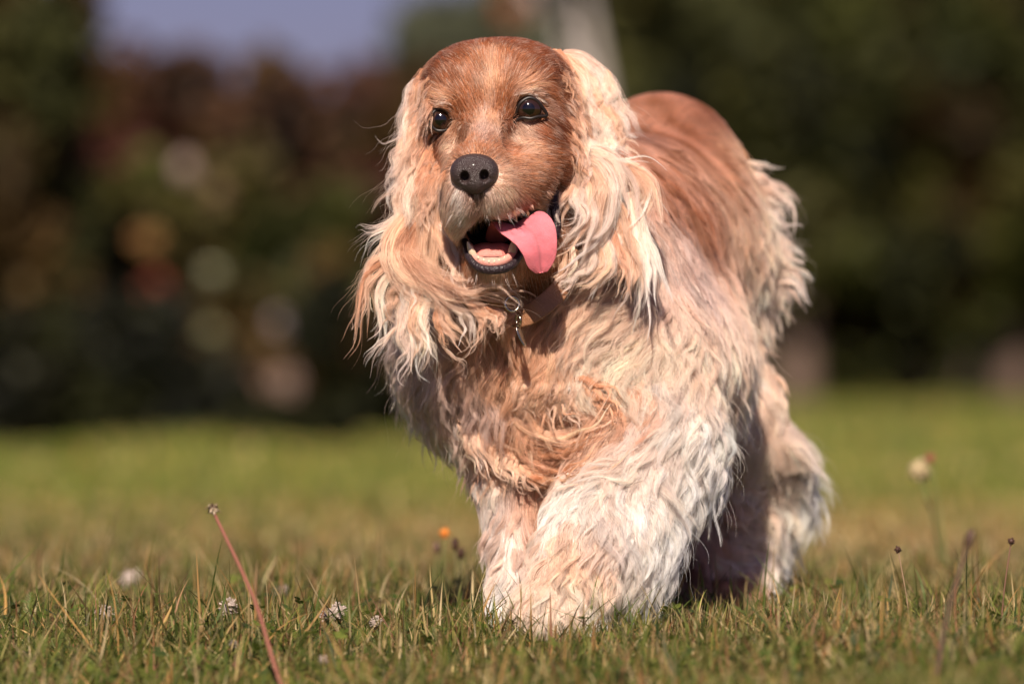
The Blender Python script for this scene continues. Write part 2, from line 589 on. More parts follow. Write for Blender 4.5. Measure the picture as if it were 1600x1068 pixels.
# head: px, py, Ymm, flow dx, dz, dy, length mm, colour
HEAD = [
    (776, 70, 30, 0.0, .3, 1, 9, RU), (720, 95, 30, -.4, .2, 1, 9, RU), (835, 85, 30, .5, .2, 1, 9, RU),
    (776, 105, 5, 0, .8, .5, 9, TA), (740, 120, 2, -.2, .8, .4, 8, TA), (810, 115, 2, .3, .8, .4, 8, TA),
    (675, 140, 20, -.6, .4, .6, 9, DK), (865, 125, 30, .7, .2, .6, 9, DK), (855, 160, 20, .8, -.1, .4, 9, DK), (880, 190, 30, .8, -.3, .4, 9, RU),
    (700, 130, 8, -.3, .7, .5, 9, RU), (840, 110, 12, .4, .6, .5, 9, RU),
    (765, 160, -2, 0, 1, .1, 6, TA), (765, 195, -4, 0, 1, .1, 5, GO), (730, 165, -2, -.3, .9, .1, 7, TA), (795, 160, -2, .3, .9, .1, 7, TA),
    (690, 152, -2, -.8, .4, .1, 6, GO), (672, 175, 4, -.9, .1, .2, 6, TA), (725, 185, 0, -.2, .8, .1, 4, RU), (822, 132, -2, .9, .4, .1, 6, GO), (858, 150, 8, .9, -.2, .2, 6, TA), (790, 180, 0, .1, .8, .1, 4, RU),
    (758, 222, -22, 0, .9, .4, 4, GY), (750, 240, -40, 0, .8, .6, 4, TA), (735, 238, -34, -.3, .7, .6, 4, TA), (768, 240, -36, .3, .7, .6, 4, TA), (725, 240, -30, -.7, .2, .7, 5, GO), (778, 245, -35, .7, .2, .7, 5, GO),
    (700, 225, 0, -.5, -.6, .4, 5, CR), (680, 240, 15, -.6, -.6, .4, 6, RU), (712, 205, 0, -.3, -.8, .3, 4, GO),
    (815, 205, -2, .5, -.7, .3, 5, CR), (845, 210, 5, .6, -.7, .4, 6, RU), (825, 235, -5, .7, -.5, .5, 6, GO), (800, 235, -15, .7, -.4, .5, 5, TA),
    (870, 235, 20, .9, -.2, .5, 8, RU), (890, 265, 30, .9, -.3, .5, 8, TA), (850, 265, 0, .9, -.1, .5, 7, TA),
    (820, 270, -15, .9, -.1, .5, 6, GO), (800, 300, -30, .8, -.4, .5, 7, TA), (840, 290, -10, .8, -.4, .5, 8, DK), (865, 280, 5, .8, -.3, .5, 8, DK),
    (705, 290, -35, -.5, -.7, .5, 8, GY), (718, 322, -48, -.3, -.9, .3, 10, WH), (735, 335, -56, -.1, -.9, .2, 10, WH), (705, 310, -40, -.3, -.9, .3, 9, CR), (735, 318, -60, -.1, -.9, .1, 8, GY), (700, 330, -30, -.4, -.9, .4, 10, CR),
    (762, 312, -62, .3, -.9, .1, 9, WH), (788, 322, -52, .4, -.8, .3, 9, CR), (770, 330, -60, .2, -.9, .2, 9, WH), (815, 325, -35, .5, -.7, .4, 9, TA), (745, 305, -66, 0, -1, 0, 4, DK),
    (700, 270, -25, -.6, -.3, .7, 6, GO), (770, 285, -58, .6, -.2, .6, 5, CR), (695, 360, 0, -.3, -.9, .4, 12, TA),
    (768, 425, -35, 0, -1, .2, 11, CR), (735, 415, -20, -.3, -.9, .3, 12, TA), (800, 415, -20, .3, -.9, .3, 12, TA), (770, 445, -10, 0, -.7, .7, 14, TA),
    (840, 380, 0, .3, -.8, .5, 14, TA), (850, 430, 30, .2, -.9, .4, 25, DK), (700, 420, 30, 0, -1, .3, 20, DK),
    (722, 202, 0, -.1, -.9, .2, 3, DK), (794, 194, 0, .1, -.9, .2, 3, DK), (862, 205, 12, .6, -.7, .4, 6, DK), (682, 218, 12, -.3, -.8, .3, 5, DK),  # tear stains, and wrinkle shade painted dark round the eyes
    (752, 275, -40, 0, .5, .8, 4, TA), (765, 130, 2, 0, .9, .3, 7, GO),
    (655, 145, 62, -.5, -.7, .3, 13, CR), (657, 185, 52, -.4, -.9, .2, 13, CR), (672, 230, 40, -.3, -.9, .2, 12, GO), (668, 115, 55, -.7, 0, .6, 12, GO),
    (893, 105, 62, .8, -.2, .4, 13, GO), (902, 140, 60, .6, -.6, .3, 14, CR), (905, 180, 58, .5, -.8, .3, 14, GO), (908, 225, 55, .5, -.8, .3, 13, GO), (900, 265, 45, .5, -.8, .3, 12, CR),
    (780, 70, 100, 0, -.1, 1, 12, RU), (660, 200, 60, -.3, -.8, .6, 10, TA), (905, 200, 70, .3, -.8, .6, 12, TA),
]
# body: + curl amplitude mm
BODY = [
    (820, 470, 60, .1, -1, -.1, 35, TB, 3), (760, 470, 60, 0, -1, -.1, 35, TB, 3), (700, 480, 90, -.2, -1, 0, 35, GY, 3),
    (800, 540, 30, 0, -1, -.1, 35, TB, 4), (870, 530, 30, -.2, -1, -.1, 35, GO, 4), (720, 560, 60, -.1, -1, 0, 40, GY, 4),
    (640, 560, 110, -.4, -.9, .1, 42, CR, 5), (620, 520, 120, -.6, -.8, .1, 40, CR, 4), (690, 640, 90, .3, -1, 0, 28, CR, 4), (740, 640, 50, .3, -1, 0, 28, TA, 4),
    (930, 520, 40, -.7, -.6, 0, 35, CR, 4), (960, 560, 50, -.5, -.9, 0, 38, CR, 4), (1000, 600, 60, -.1, -1, 0, 38, WH, 5),
    (880, 610, 20, .2, -1, -.1, 30, TA, 5), (820, 620, 25, -.2, -1, -.1, 32, GO, 5), (900, 670, 15, .8, -.4, -.1, 25, GO, 4), (830, 690, 20, .5, -.8, -.1, 26, GO, 4),
    (960, 640, 30, .3, .1, -.1, 30, TA, 4), (770, 700, 60, .5, -1, 0, 22, GO, 4), (860, 740, 40, .5, -.6, 0, 30, GO, 4),
    # standing foreleg
    (775, 760, 60, 0, -1, 0, 20, WH, 3), (800, 830, 45, 0, -1, 0, 20, WH, 3), (780, 900, 40, -.1, -1, 0, 22, WH, 3), (800, 960, 25, 0, -.9, -.2, 18, WH, 2),
    (818, 750, 70, .1, -1, 0, 10, TA, 2), (838, 790, 40, .0, -1, 0, 9, TA, 2), (826, 840, 50, .0, -1, 0, 9, TA, 2),  # tan fur stands in for the shade in the gap between the forelegs
    # lifted foreleg
    (1000, 690, 30, -.1, -1, 0, 36, WH, 4), (1050, 650, 80, .2, -1, 0, 40, WH, 5), (940, 740, 10, -.5, -.8, -.1, 22, WH, 3), (870, 790, -10, -.3, -.9, 0, 15, WH, 3),
    (960, 800, 0, -.3, -.9, 0, 34, WH, 4), (900, 850, -30, -.2, -.9, -.1, 28, (0.83, 0.56, 0.40), 3), (840, 860, -10, -.3, -.9, 0, 20, CR, 3), (980, 860, 10, .4, -.9, 0, 38, WH, 5),
    (1020, 800, 30, .4, -.9, 0, 42, WH, 5), (920, 920, -20, .2, -1, 0, 26, WH, 4), (860, 940, -60, -.1, -1, -.1, 24, CR, 3), (830, 970, -50, -.3, -.8, 0, 20, CR, 2),
    (955, 700, 20, -.3, -.6, 0, 30, CR, 3),
    # shoulder and side
    (1020, 330, 200, .1, -1, .3, 16, RU, 1), (980, 250, 200, .2, -.9, .5, 14, RU, 1), (1040, 420, 160, .0, -1, .1, 28, GY, 2), (1060, 500, 160, .1, -1, 0, 40, CR, 4),
    (1040, 560, 110, .1, -1, 0, 40, CR, 4), (1100, 520, 260, .2, -1, 0, 45, CR, 5), (1090, 440, 260, .2, -1, .1, 40, CR, 4), (1060, 360, 240, .1, -1, .3, 20, RU, 1),
    (1100, 600, 220, .2, -1, 0, 40, CR, 5), (1070, 690, 140, .1, -1, 0, 38, WH, 5),
    # back and croup
    (1000, 150, 300, .3, .2, 1, 10, DK, 0), (1040, 145, 380, .4, .1, 1, 11, RU, 0), (1100, 180, 400, .6, -.2, .8, 12, RU, 0), (1060, 220, 350, .3, -.3, .9, 12, RU, 0),
    (1090, 280, 350, .3, -.8, .6, 14, TA, 1), (1140, 230, 400, .6, -.6, .5, 16, GO, 1), (1170, 280, 420, .7, -.7, .3, 26, CR, 2), (1130, 330, 380, .4, -.9, .3, 28, CR, 2),
    (1100, 360, 330, .2, -1, .2, 24, GO, 2), (1190, 350, 430, .9, -.5, .1, 38, CR, 4), (1150, 400, 400, .6, -.8, .1, 34, CR, 4), (1190, 430, 430, .9, -.3, .1, 34, CR, 5),
    (1140, 470, 370, .2, -1, 0, 34, CR, 5), (1180, 500, 420, .0, -1, 0, 20, CR, 4),
    # hind legs
    (1150, 565, 350, .0, -1, 0, 20, CR, 4), (1170, 550, 400, .0, -1, 0, 13, GO, 3), (1180, 600, 390, .5, -.8, 0, 20, CR, 4), (1130, 660, 350, .2, -1, 0, 36, CR, 4), (1190, 700, 400, .9, -.3, 0, 42, WH, 4),
    (1150, 740, 380, .3, -1, 0, 36, CR, 4), (1190, 790, 420, .9, -.6, 0, 28, WH, 4), (1150, 850, 400, .3, -1, 0, 22, CR, 4), (1120, 900, 370, 0, -1, 0, 18, TA, 3),
    (1140, 940, 340, .1, -1, -.2, 12, TA, 2), (1170, 880, 400, .7, -.8, 0, 22, WH, 4), (1050, 720, 360, 0, -1, 0, 30, DK, 3), (1055, 900, 320, 0, -1, 0, 18, DK, 2),
    (1000, 620, 300, 0, -1, 0, 30, TA, 3),
]


class Field:
    def __init__(s, rows, sigma, pw=2.2):
        s.pw = pw
        s.p = np.array([P(r[0], r[1], r[2]) for r in rows])
        s.f = np.array([unit([r[3], r[5], r[4]]) for r in rows])
        s.L = np.array([r[6] for r in rows]) * mm
        s.c = np.array([r[7] for r in rows])
        s.k = np.array([r[8] if len(r) > 8 else 0 for r in rows]) * mm
        s.sig = sigma

    def __call__(s, q):
        sh = q.shape[:-1]
        q = q.reshape(-1, 3)
        d = ((q[:, None] - s.p[None]) * np.array([1, 0.6, 1])) ** 2
        d = d.sum(-1)
        w = 1.0 / (d + s.sig ** 2) ** s.pw
        w /= w.sum(1, keepdims=True)
        return ((w @ s.f).reshape(*sh, 3), (w @ s.L).reshape(sh), (w @ s.c).reshape(*sh, 3), (w @ s.k).reshape(sh))


FH = Field(HEAD, 0.008, 3.4)
FB = Field(BODY, 0.012)


def vnoise(p, scale, seed=0):
    """cheap smooth pseudo noise in [-1, 1]"""
    r = np.random.default_rng(seed)
    out = 0
    for i in range(5):
        k = r.normal(size=3) * scale * (1 + 0.5 * i)
        out = out + np.sin(p @ k + r.uniform(0, 6.28)) / (1 + 0.4 * i)
    return out / 2.2


headC = P(775, 210, 30)


def head_mask(p):
    """1 on the short-coated head, 0 on the body"""
    z_ok = p[:, 2] > P(0, 440, 0)[2]
    d = np.linalg.norm((p - P(778, 250, 25)) / np.array([0.078, 0.125, 0.115]), axis=1)
    return (d < 1) & z_ok


# body mesh vertex colours
hm = head_mask(BV)
_, _, cH, _ = FH(BV)
_, _, cB, _ = FB(BV)
bc = np.where(hm[:, None], cH, cB) * 0.75
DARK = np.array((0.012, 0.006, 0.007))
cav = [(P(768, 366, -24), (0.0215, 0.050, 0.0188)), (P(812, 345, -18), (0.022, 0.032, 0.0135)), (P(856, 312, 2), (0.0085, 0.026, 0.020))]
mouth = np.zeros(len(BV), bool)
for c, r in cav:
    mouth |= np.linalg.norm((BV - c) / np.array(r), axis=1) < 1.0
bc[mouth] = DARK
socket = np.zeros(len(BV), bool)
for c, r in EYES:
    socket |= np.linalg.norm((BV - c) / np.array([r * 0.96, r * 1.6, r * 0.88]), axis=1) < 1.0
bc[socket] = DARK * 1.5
NOSEC = P(740, 271, -66)
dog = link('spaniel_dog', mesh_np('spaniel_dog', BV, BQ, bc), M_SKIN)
tag(dog, 'golden spaniel trotting over the grass, long wavy ears flying and pink tongue out', 'dog')


# ----------------------------------------------------------------- fur
def curves_obj(name, pts, cols, rad, parent):
    """pts (S,K,3) cols (S,K,3) rad (S,K)"""
    S, K = pts.shape[:2]
    cu = bpy.data.hair_curves.new(name)
    cu.add_curves([K] * S)
    cu.attributes['position'].data.foreach_set('vector', np.ascontiguousarray(pts, np.float32).ravel())
    ra = cu.attributes.get('radius') or cu.attributes.new('radius', 'FLOAT', 'POINT')
    ra.data.foreach_set('value', np.ascontiguousarray(rad, np.float32).ravel())
    c = np.ones((S, K, 4), np.float32)
    c[..., :3] = np.clip(cols, 0.002, 0.97)
    a = cu.attributes.new('col', 'FLOAT_COLOR', 'POINT')
    a.data.foreach_set('color', c.ravel())
    return link(name, cu, M_HAIR, parent)


def fur_locks(G, O, w, h, n, col0, col1, amp, lam, rad=0.00013, KS=13, clump=0.8, stray=0.07, spread=0.0, nsub=6, phase=None):
    """grow n[i] strands round each guide G[i] (L,K,3); O (L,3) outward direction; all sizes per lock"""
    L, K = G.shape[:2]
    lk = np.repeat(np.arange(L), n)
    S = len(lk)
    T = unit(np.gradient(G, axis=1))
    W = unit(np.cross(T, O[:, None]))
    H = unit(np.cross(W, T))
    Ln = np.linalg.norm(np.diff(G, axis=1), axis=2).sum(1)
    sub = rng.integers(0, nsub, S)
    cid = lk * nsub + sub
    nc = L * nsub
    ang = rng.uniform(0, 2 * np.pi, nc)
    rr = np.sqrt(rng.uniform(0, 1, nc))
    cc = np.stack([rr * np.cos(ang), rr * np.sin(ang)], 1)
    clen = rng.uniform(0.72, 1.0, nc)
    cph = rng.normal(0, 0.7, nc)
    cb = rng.normal(0, 1, (nc, 3))
    own = cc[cid] + rng.normal(0, 0.30, (S, 2))
    isst = rng.random(S) < stray
    ln = clen[cid] * (1 - 0.45 * rng.random(S) ** 1.6)
    t = np.linspace(0, 1, KS)
    tt = t[None] * ln[:, None]
    x = tt * (K - 1)
    i0 = np.clip(x.astype(int), 0, K - 2)
    f = (x - i0)[..., None]
    def pick(A):
        return A[lk[:, None], i0] * (1 - f) + A[lk[:, None], i0 + 1] * f
    p, Wp, Hp = pick(G), pick(W), pick(H)
    cl = np.where(isst, clump * 0.2, clump)[:, None] * tt ** 1.3
    off = own[:, None] * (1 - cl)[..., None] + cc[cid][:, None] * cl[..., None]
    prof = (0.55 + 0.75 * np.sin(np.pi * np.minimum(tt * 1.15, 1)) ** 0.8 + spread * tt ** 2)
    prof = prof * (1 - 0.45 * tt ** 3)
    a = off[..., 0] * prof * w[lk][:, None]
    b = off[..., 1] * prof * h[lk][:, None]
    s = tt * Ln[lk][:, None]
    lph = rng.uniform(0, 6.28, L) if phase is None else phase
    ph = (lph[lk] + cph[cid])[:, None] + rng.normal(0, 0.15, S)[:, None]
    lam_s = lam[lk] * (1 + 0.15 * cb[cid][:, 0].clip(-2, 2))
    ramp = np.minimum(1, tt * 2.2)
    A = (amp[lk] * rng.uniform(0.75, 1.2, S))[:, None] * ramp
    wa = A * np.sin(2 * np.pi * s / lam_s[:, None] + ph)
    wb = 0.55 * A * np.cos(2 * np.pi * s / lam_s[:, None] + ph)
    p = p + Wp * (a + wa)[..., None] + Hp * (b + wb)[..., None]
    # slow drift of each small clump, and frizz
    dr = cb[cid][:, None] * (0.10 * Ln[lk] * 1.0)[:, None, None] * (tt ** 2)[..., None]
    p = p + dr
    sr = rng.normal(0, 1, (S, 1, 3)) * (0.14 * Ln[lk] * isst)[:, None, None] * (tt ** 1.6)[..., None]
    p = p + sr
    shade = np.exp(rng.normal(0, 0.10, S) + (rng.normal(0, 0.13, nc))[cid] + rng.normal(0, 0.06, L)[lk])
    hue = (rng.normal(0, 0.05, nc)[cid] + rng.normal(0, 0.03, S))
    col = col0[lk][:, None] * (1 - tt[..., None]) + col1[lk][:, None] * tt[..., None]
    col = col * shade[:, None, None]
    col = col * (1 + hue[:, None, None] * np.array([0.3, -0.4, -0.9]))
    R = rad * (rng.uniform(0.7, 1.25, S))[:, None] * (1 - 0.88 * t[None] ** 2)
    return p, np.clip(col, 0.01, 0.95), R


def surface_samples(mask, density, jitter=True):
    """area-weighted random roots on the body mesh faces where mask (per vertex)"""
    q = BQ[mask[BQ].all(1)]
    a, b, c, d = (BV[q[:, k]] for k in range(4))
    ar = 0.5 * np.linalg.norm(np.cross(c - a, d - b), axis=1)
    n = rng.poisson(ar * density)
    f = np.repeat(np.arange(len(q)), n)
    u, v = rng.random(len(f))[:, None], rng.random(len(f))[:, None]
    return (a[f] * (1 - u) + b[f] * u) * (1 - v) + (d[f] * (1 - u) + c[f] * u) * v


def grow(p0, F, K=9, lift=0.35, coh=0.12, lenk=None):
    """guides integrated along the flow field, kept outside the skin"""
    n0 = body.normal(p0)
    _, L, c, k = F(p0)
    if lenk is not None: L = L * lenk
    L = L * rng.uniform(0.8, 1.2, len(p0))
    G = [p0]
    p = p0
    st = (L / (K - 1))[:, None]
    jit = rng.normal(0, 0.05, (len(p0), 3)) + coh * np.stack([vnoise(p0, 26, 51), vnoise(p0, 26, 52), vnoise(p0, 26, 53)], 1)
    for i in range(1, K):
        f, _, _, _ = F(p)
        f = unit(f + jit * (0.3 + i / K))
        n = body.normal(p)
        tan = f - (f * n).sum(1, keepdims=True) * n * 0.85
        u = i / (K - 1)
        d = unit(unit(tan) + n * (lift * (1 - 0.9 * u)) + np.array([0, 0, -0.12 * u]))
        p = p + d * st
        sd = body.at(p)
        need = 0.0012 + 0.06 * L * math.sin(min(1, u * 1.5) * 1.57)
        p = p + body.normal(p) * np.maximum(0, need - sd)[:, None]
        G.append(p)
    return np.stack(G, 1), n0, L, c, k


# --- short coat of the head
# markings of the face, and crease shade painted as dark strokes: (points, half width mm, colour, strength)
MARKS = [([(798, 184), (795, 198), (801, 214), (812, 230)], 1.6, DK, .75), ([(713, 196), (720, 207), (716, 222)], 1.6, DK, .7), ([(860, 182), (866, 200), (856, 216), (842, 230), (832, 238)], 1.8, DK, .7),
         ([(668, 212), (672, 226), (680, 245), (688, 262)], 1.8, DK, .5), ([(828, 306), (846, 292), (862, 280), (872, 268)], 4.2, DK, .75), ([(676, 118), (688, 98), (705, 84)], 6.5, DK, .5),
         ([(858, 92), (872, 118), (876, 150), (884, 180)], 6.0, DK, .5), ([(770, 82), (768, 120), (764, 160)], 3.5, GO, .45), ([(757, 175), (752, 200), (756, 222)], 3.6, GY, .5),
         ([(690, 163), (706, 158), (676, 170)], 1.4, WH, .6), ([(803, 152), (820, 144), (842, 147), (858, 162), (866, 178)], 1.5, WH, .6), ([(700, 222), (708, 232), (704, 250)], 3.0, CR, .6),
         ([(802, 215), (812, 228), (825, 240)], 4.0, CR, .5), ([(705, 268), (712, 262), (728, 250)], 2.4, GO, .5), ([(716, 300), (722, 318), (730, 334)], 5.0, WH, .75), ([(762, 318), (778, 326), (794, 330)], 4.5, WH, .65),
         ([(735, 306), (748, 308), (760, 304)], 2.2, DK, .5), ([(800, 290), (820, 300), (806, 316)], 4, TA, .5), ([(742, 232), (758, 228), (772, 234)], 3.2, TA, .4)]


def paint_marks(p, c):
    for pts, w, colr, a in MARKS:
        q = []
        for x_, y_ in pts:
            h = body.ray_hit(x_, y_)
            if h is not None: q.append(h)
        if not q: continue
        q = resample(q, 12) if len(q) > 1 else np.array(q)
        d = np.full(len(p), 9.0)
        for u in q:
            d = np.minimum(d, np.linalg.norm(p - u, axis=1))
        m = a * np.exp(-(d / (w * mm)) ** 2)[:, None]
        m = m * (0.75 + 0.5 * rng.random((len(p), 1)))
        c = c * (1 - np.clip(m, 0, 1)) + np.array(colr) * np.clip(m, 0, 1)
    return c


def head_exclude(p):
    ex = np.zeros(len(p), bool)
    for c, r in cav:
        ex |= np.linalg.norm((p - c) / (np.array(r) * 1.03), axis=1) < 1.0
    for i, (c, r) in enumerate(EYES):
        ex |= np.linalg.norm((p - c) / np.array([r * 1.04, r * 2.1, r * 0.98]), axis=1) < 1.0
    ex |= np.linalg.norm((p - NOSEC) / np.array([0.0185, 0.016, 0.0135]), axis=1) < 1.0
    return ex


rt = surface_samples(hm & (BV[:, 1] < 0.10), 1.5e6)
rt = rt[~head_exclude(rt)]
nn = body.normal(rt)
rt = rt[(nn[:, 1] < 0.55)]
G, n0, L, c, k = grow(rt, FH, K=6, lift=0.50, coh=0.30, lenk=1.25)
S = len(rt)
mo = vnoise(rt, 140, 3)[:, None] + 0.9 * vnoise(rt, 620, 4)[:, None]
st = rng.normal(0, 0.30, S)[:, None]
G = G + (0.0006 * vnoise(rt, 900, 6))[:, None, None] * np.array([1, 0, 0.3]) * np.linspace(0, 1, 6)[None, :, None]
wh = (rng.random(S) < 0.10)[:, None]
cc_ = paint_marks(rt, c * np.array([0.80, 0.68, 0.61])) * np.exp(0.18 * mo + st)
# grey-white frosting of an old dog's brows and stop
fro = np.clip(vnoise(rt, 260, 5), 0, 1)[:, None] * 0.35
cc_ = cc_ * (1 - fro) + np.array(CR) * fro * 0.8
cc_ = np.where(wh, np.maximum(cc_, 0.8 * np.array(CR)), cc_)
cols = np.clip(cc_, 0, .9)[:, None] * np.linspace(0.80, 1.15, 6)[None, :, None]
G = G + rng.normal(0, 0.00035, (S, 1, 3)) * np.linspace(0, 1, 6)[None, :, None]
rad = 0.00014 * rng.uniform(0.6, 1.3, S)[:, None] * np.linspace(1, 0.3, 6)[None]
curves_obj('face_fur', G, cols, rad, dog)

# --- short coat on the back, then the long wavy coat of body and legs
bm = ~hm & (BV[:, 2] > 0.004)
rt = surface_samples(bm, 1.0e5 * 1.0)
f_, L_, c_, k_ = FB(rt)
nn = body.normal(rt)
vis = nn[:, 1] < 0.5
short = (L_ < 0.024) & vis
rs = surface_samples(bm, 6.5e5)
f_, Ls, c_, k_ = FB(rs)
nn = body.normal(rs)
rs = rs[(Ls < 0.026) & (nn[:, 1] < 0.6)]
G, n0, L, c, k = grow(rs, FB, K=6, lift=0.45, coh=0.45, lenk=1.35)
S = len(rs)
mo = vnoise(rs, 60, 8)[:, None] + 0.3 * vnoise(rs, 220, 9)[:, None]
cc_ = c * np.exp(0.22 * mo + rng.normal(0, 0.32, S)[:, None])
cc_ = cc_ * 0.85 + 0.15 * np.array(GY) * np.clip(1 + mo, 0, 2)
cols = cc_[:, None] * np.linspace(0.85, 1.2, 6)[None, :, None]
rad = 0.00016 * rng.uniform(0.7, 1.2, S)[:, None] * np.linspace(1, 0.3, 6)[None]
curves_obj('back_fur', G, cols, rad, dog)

rt = rt[vis]
f_, L_, c_, k_ = FB(rt)
keep = rng.random(len(rt)) < np.clip((L_ - 0.014) / 0.012, 0, 1) * np.clip(0.020 / L_, 0.28, 1.0) * 0.21
rl = rt[keep]
G, n0, L, c, k = grow(rl, FB, K=12, lift=0.32, coh=0.26, lenk=1.65)
nl = len(rl)
mo = vnoise(rl, 45, 21)
c0 = c * np.exp(0.10 * mo)[:, None]
warm = np.clip(vnoise(rl, 30, 33), 0, 1)[:, None] * 0.35
c0 = c0 * (1 - warm) + np.array(GO) * warm
c1 = np.minimum(c0 * 1.12 + 0.03, 0.92)
print('body locks', nl)
w = np.clip(L * 0.15, 0.002, 0.0078) * rng.uniform(0.6, 1.3, nl)
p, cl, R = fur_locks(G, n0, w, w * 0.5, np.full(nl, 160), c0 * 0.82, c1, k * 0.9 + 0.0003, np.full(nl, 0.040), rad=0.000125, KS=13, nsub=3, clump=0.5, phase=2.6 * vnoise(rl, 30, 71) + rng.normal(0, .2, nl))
# a looser top layer of broad wavy locks over the dense coat
rt2 = surface_samples(bm, 9.0e3)
f2, L2, c2, k2 = FB(rt2)
n2_ = body.normal(rt2)
ok = (n2_[:, 1] < 0.35) & (L2 > 0.026) & (np.linalg.norm(rt2 - P(890, 655, 20), axis=1) > 0.048)
rt2 = rt2[ok]
G2_, n02, Lx, c2, k2 = grow(rt2, FB, K=14, lift=0.36, coh=0.36, lenk=1.8)
m2_ = len(rt2)
c2 = c2 * np.exp(0.16 * vnoise(rt2, 60, 61))[:, None]
w2 = np.clip(Lx * 0.12, 0.003, 0.0095) * rng.uniform(0.5, 1.3, m2_)
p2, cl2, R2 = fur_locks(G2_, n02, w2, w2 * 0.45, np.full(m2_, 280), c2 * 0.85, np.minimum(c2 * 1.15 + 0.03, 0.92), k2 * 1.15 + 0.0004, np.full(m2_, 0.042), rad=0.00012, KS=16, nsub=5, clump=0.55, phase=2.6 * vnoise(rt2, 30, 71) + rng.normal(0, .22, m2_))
zz = P(0, 700, 0)[2]
leg2 = np.repeat(rt2[:, 2] < zz, 280)
curves_obj('body_fur', p2[~leg2], cl2[~leg2], R2[~leg2], dog)
curves_obj('leg_fur', p2[leg2], cl2[leg2], R2[leg2], dog)
isleg = np.repeat(rl[:, 2] < zz, 160)
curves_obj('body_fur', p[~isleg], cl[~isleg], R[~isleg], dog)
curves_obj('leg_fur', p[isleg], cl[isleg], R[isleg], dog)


# --- hand-laid locks: (points as (px, py, Ymm)), half width mm, colour at root and tip, strands, wave mm
def hand(name, rows, parent, nscale=2.3, surf=False, KS=20, rad=0.0001, clump=0.42, nsub=7, add=8):
    Gs, Os, ws, ns, a0, a1, am, la = [], [], [], [], [], [], [], []
    for r in rows:
        pts, w, ca, cb, n, amp = r
        q = []
        last = None
        for i, pt in enumerate(pts):
            if len(pt) == 2 or surf:
                lift = (pt[2] + add) if len(pt) > 2 else 6
                h = body.ray_hit(pt[0], pt[1])
                if h is None or (last is not None and h[1] * 1000 > last + 9):
                    h = P(pt[0], pt[1], last if last is not None else 100)
                else:
                    last = h[1] * 1000
                d = unit(CAMP - h)
                h = h + d * (lift * mm * min(1, 0.2 + i))
                q.append(h)
            else:
                q.append(P(*pt))
        g = resample(q, 24)
        Gs.append(g)
        o = np.array([0, -1.0, 0.15])
        Os.append(o / np.linalg.norm(o))
        ws.append(w * mm)
        ns.append(max(3, int(n * nscale)))
        a0.append(ca); a1.append(cb)
        am.append(amp * mm)
        la.append(max(0.012, np.linalg.norm(np.diff(g, axis=0), axis=1).sum() / rng.uniform(2.2, 3.6)))
    p, c, R = fur_locks(np.array(Gs), np.array(Os), np.array(ws), np.array(ws) * 0.55, np.array(ns), np.array(a0), np.array(a1),
                        np.array(am), np.array(la), rad=rad, KS=KS, clump=clump, nsub=nsub)
    return curves_obj(name, p, c, R, parent)


def ear(name, path, ws, wd):
    mb = MB()
    add_sweep(mb, [P(*q) for q in path], [x * mm for x in ws], [4 * mm] * len(ws), [wd] * len(ws), seg=24, K=30, col=np.array(GO) * 0.35)
    return mb.build(name, M_SKIN, dog)


earL = ear('ear', [(668, 130, 62), (655, 200, 55), (655, 280, 38), (662, 360, 25), (672, 430, 18)], [9, 17, 20, 21, 10], (1, -.35, 0))
earR = ear('ear', [(885, 100, 80), (905, 170, 76), (915, 250, 58), (920, 330, 40), (925, 385, 32)], [9, 17, 21, 22, 10], (1, .35, 0))

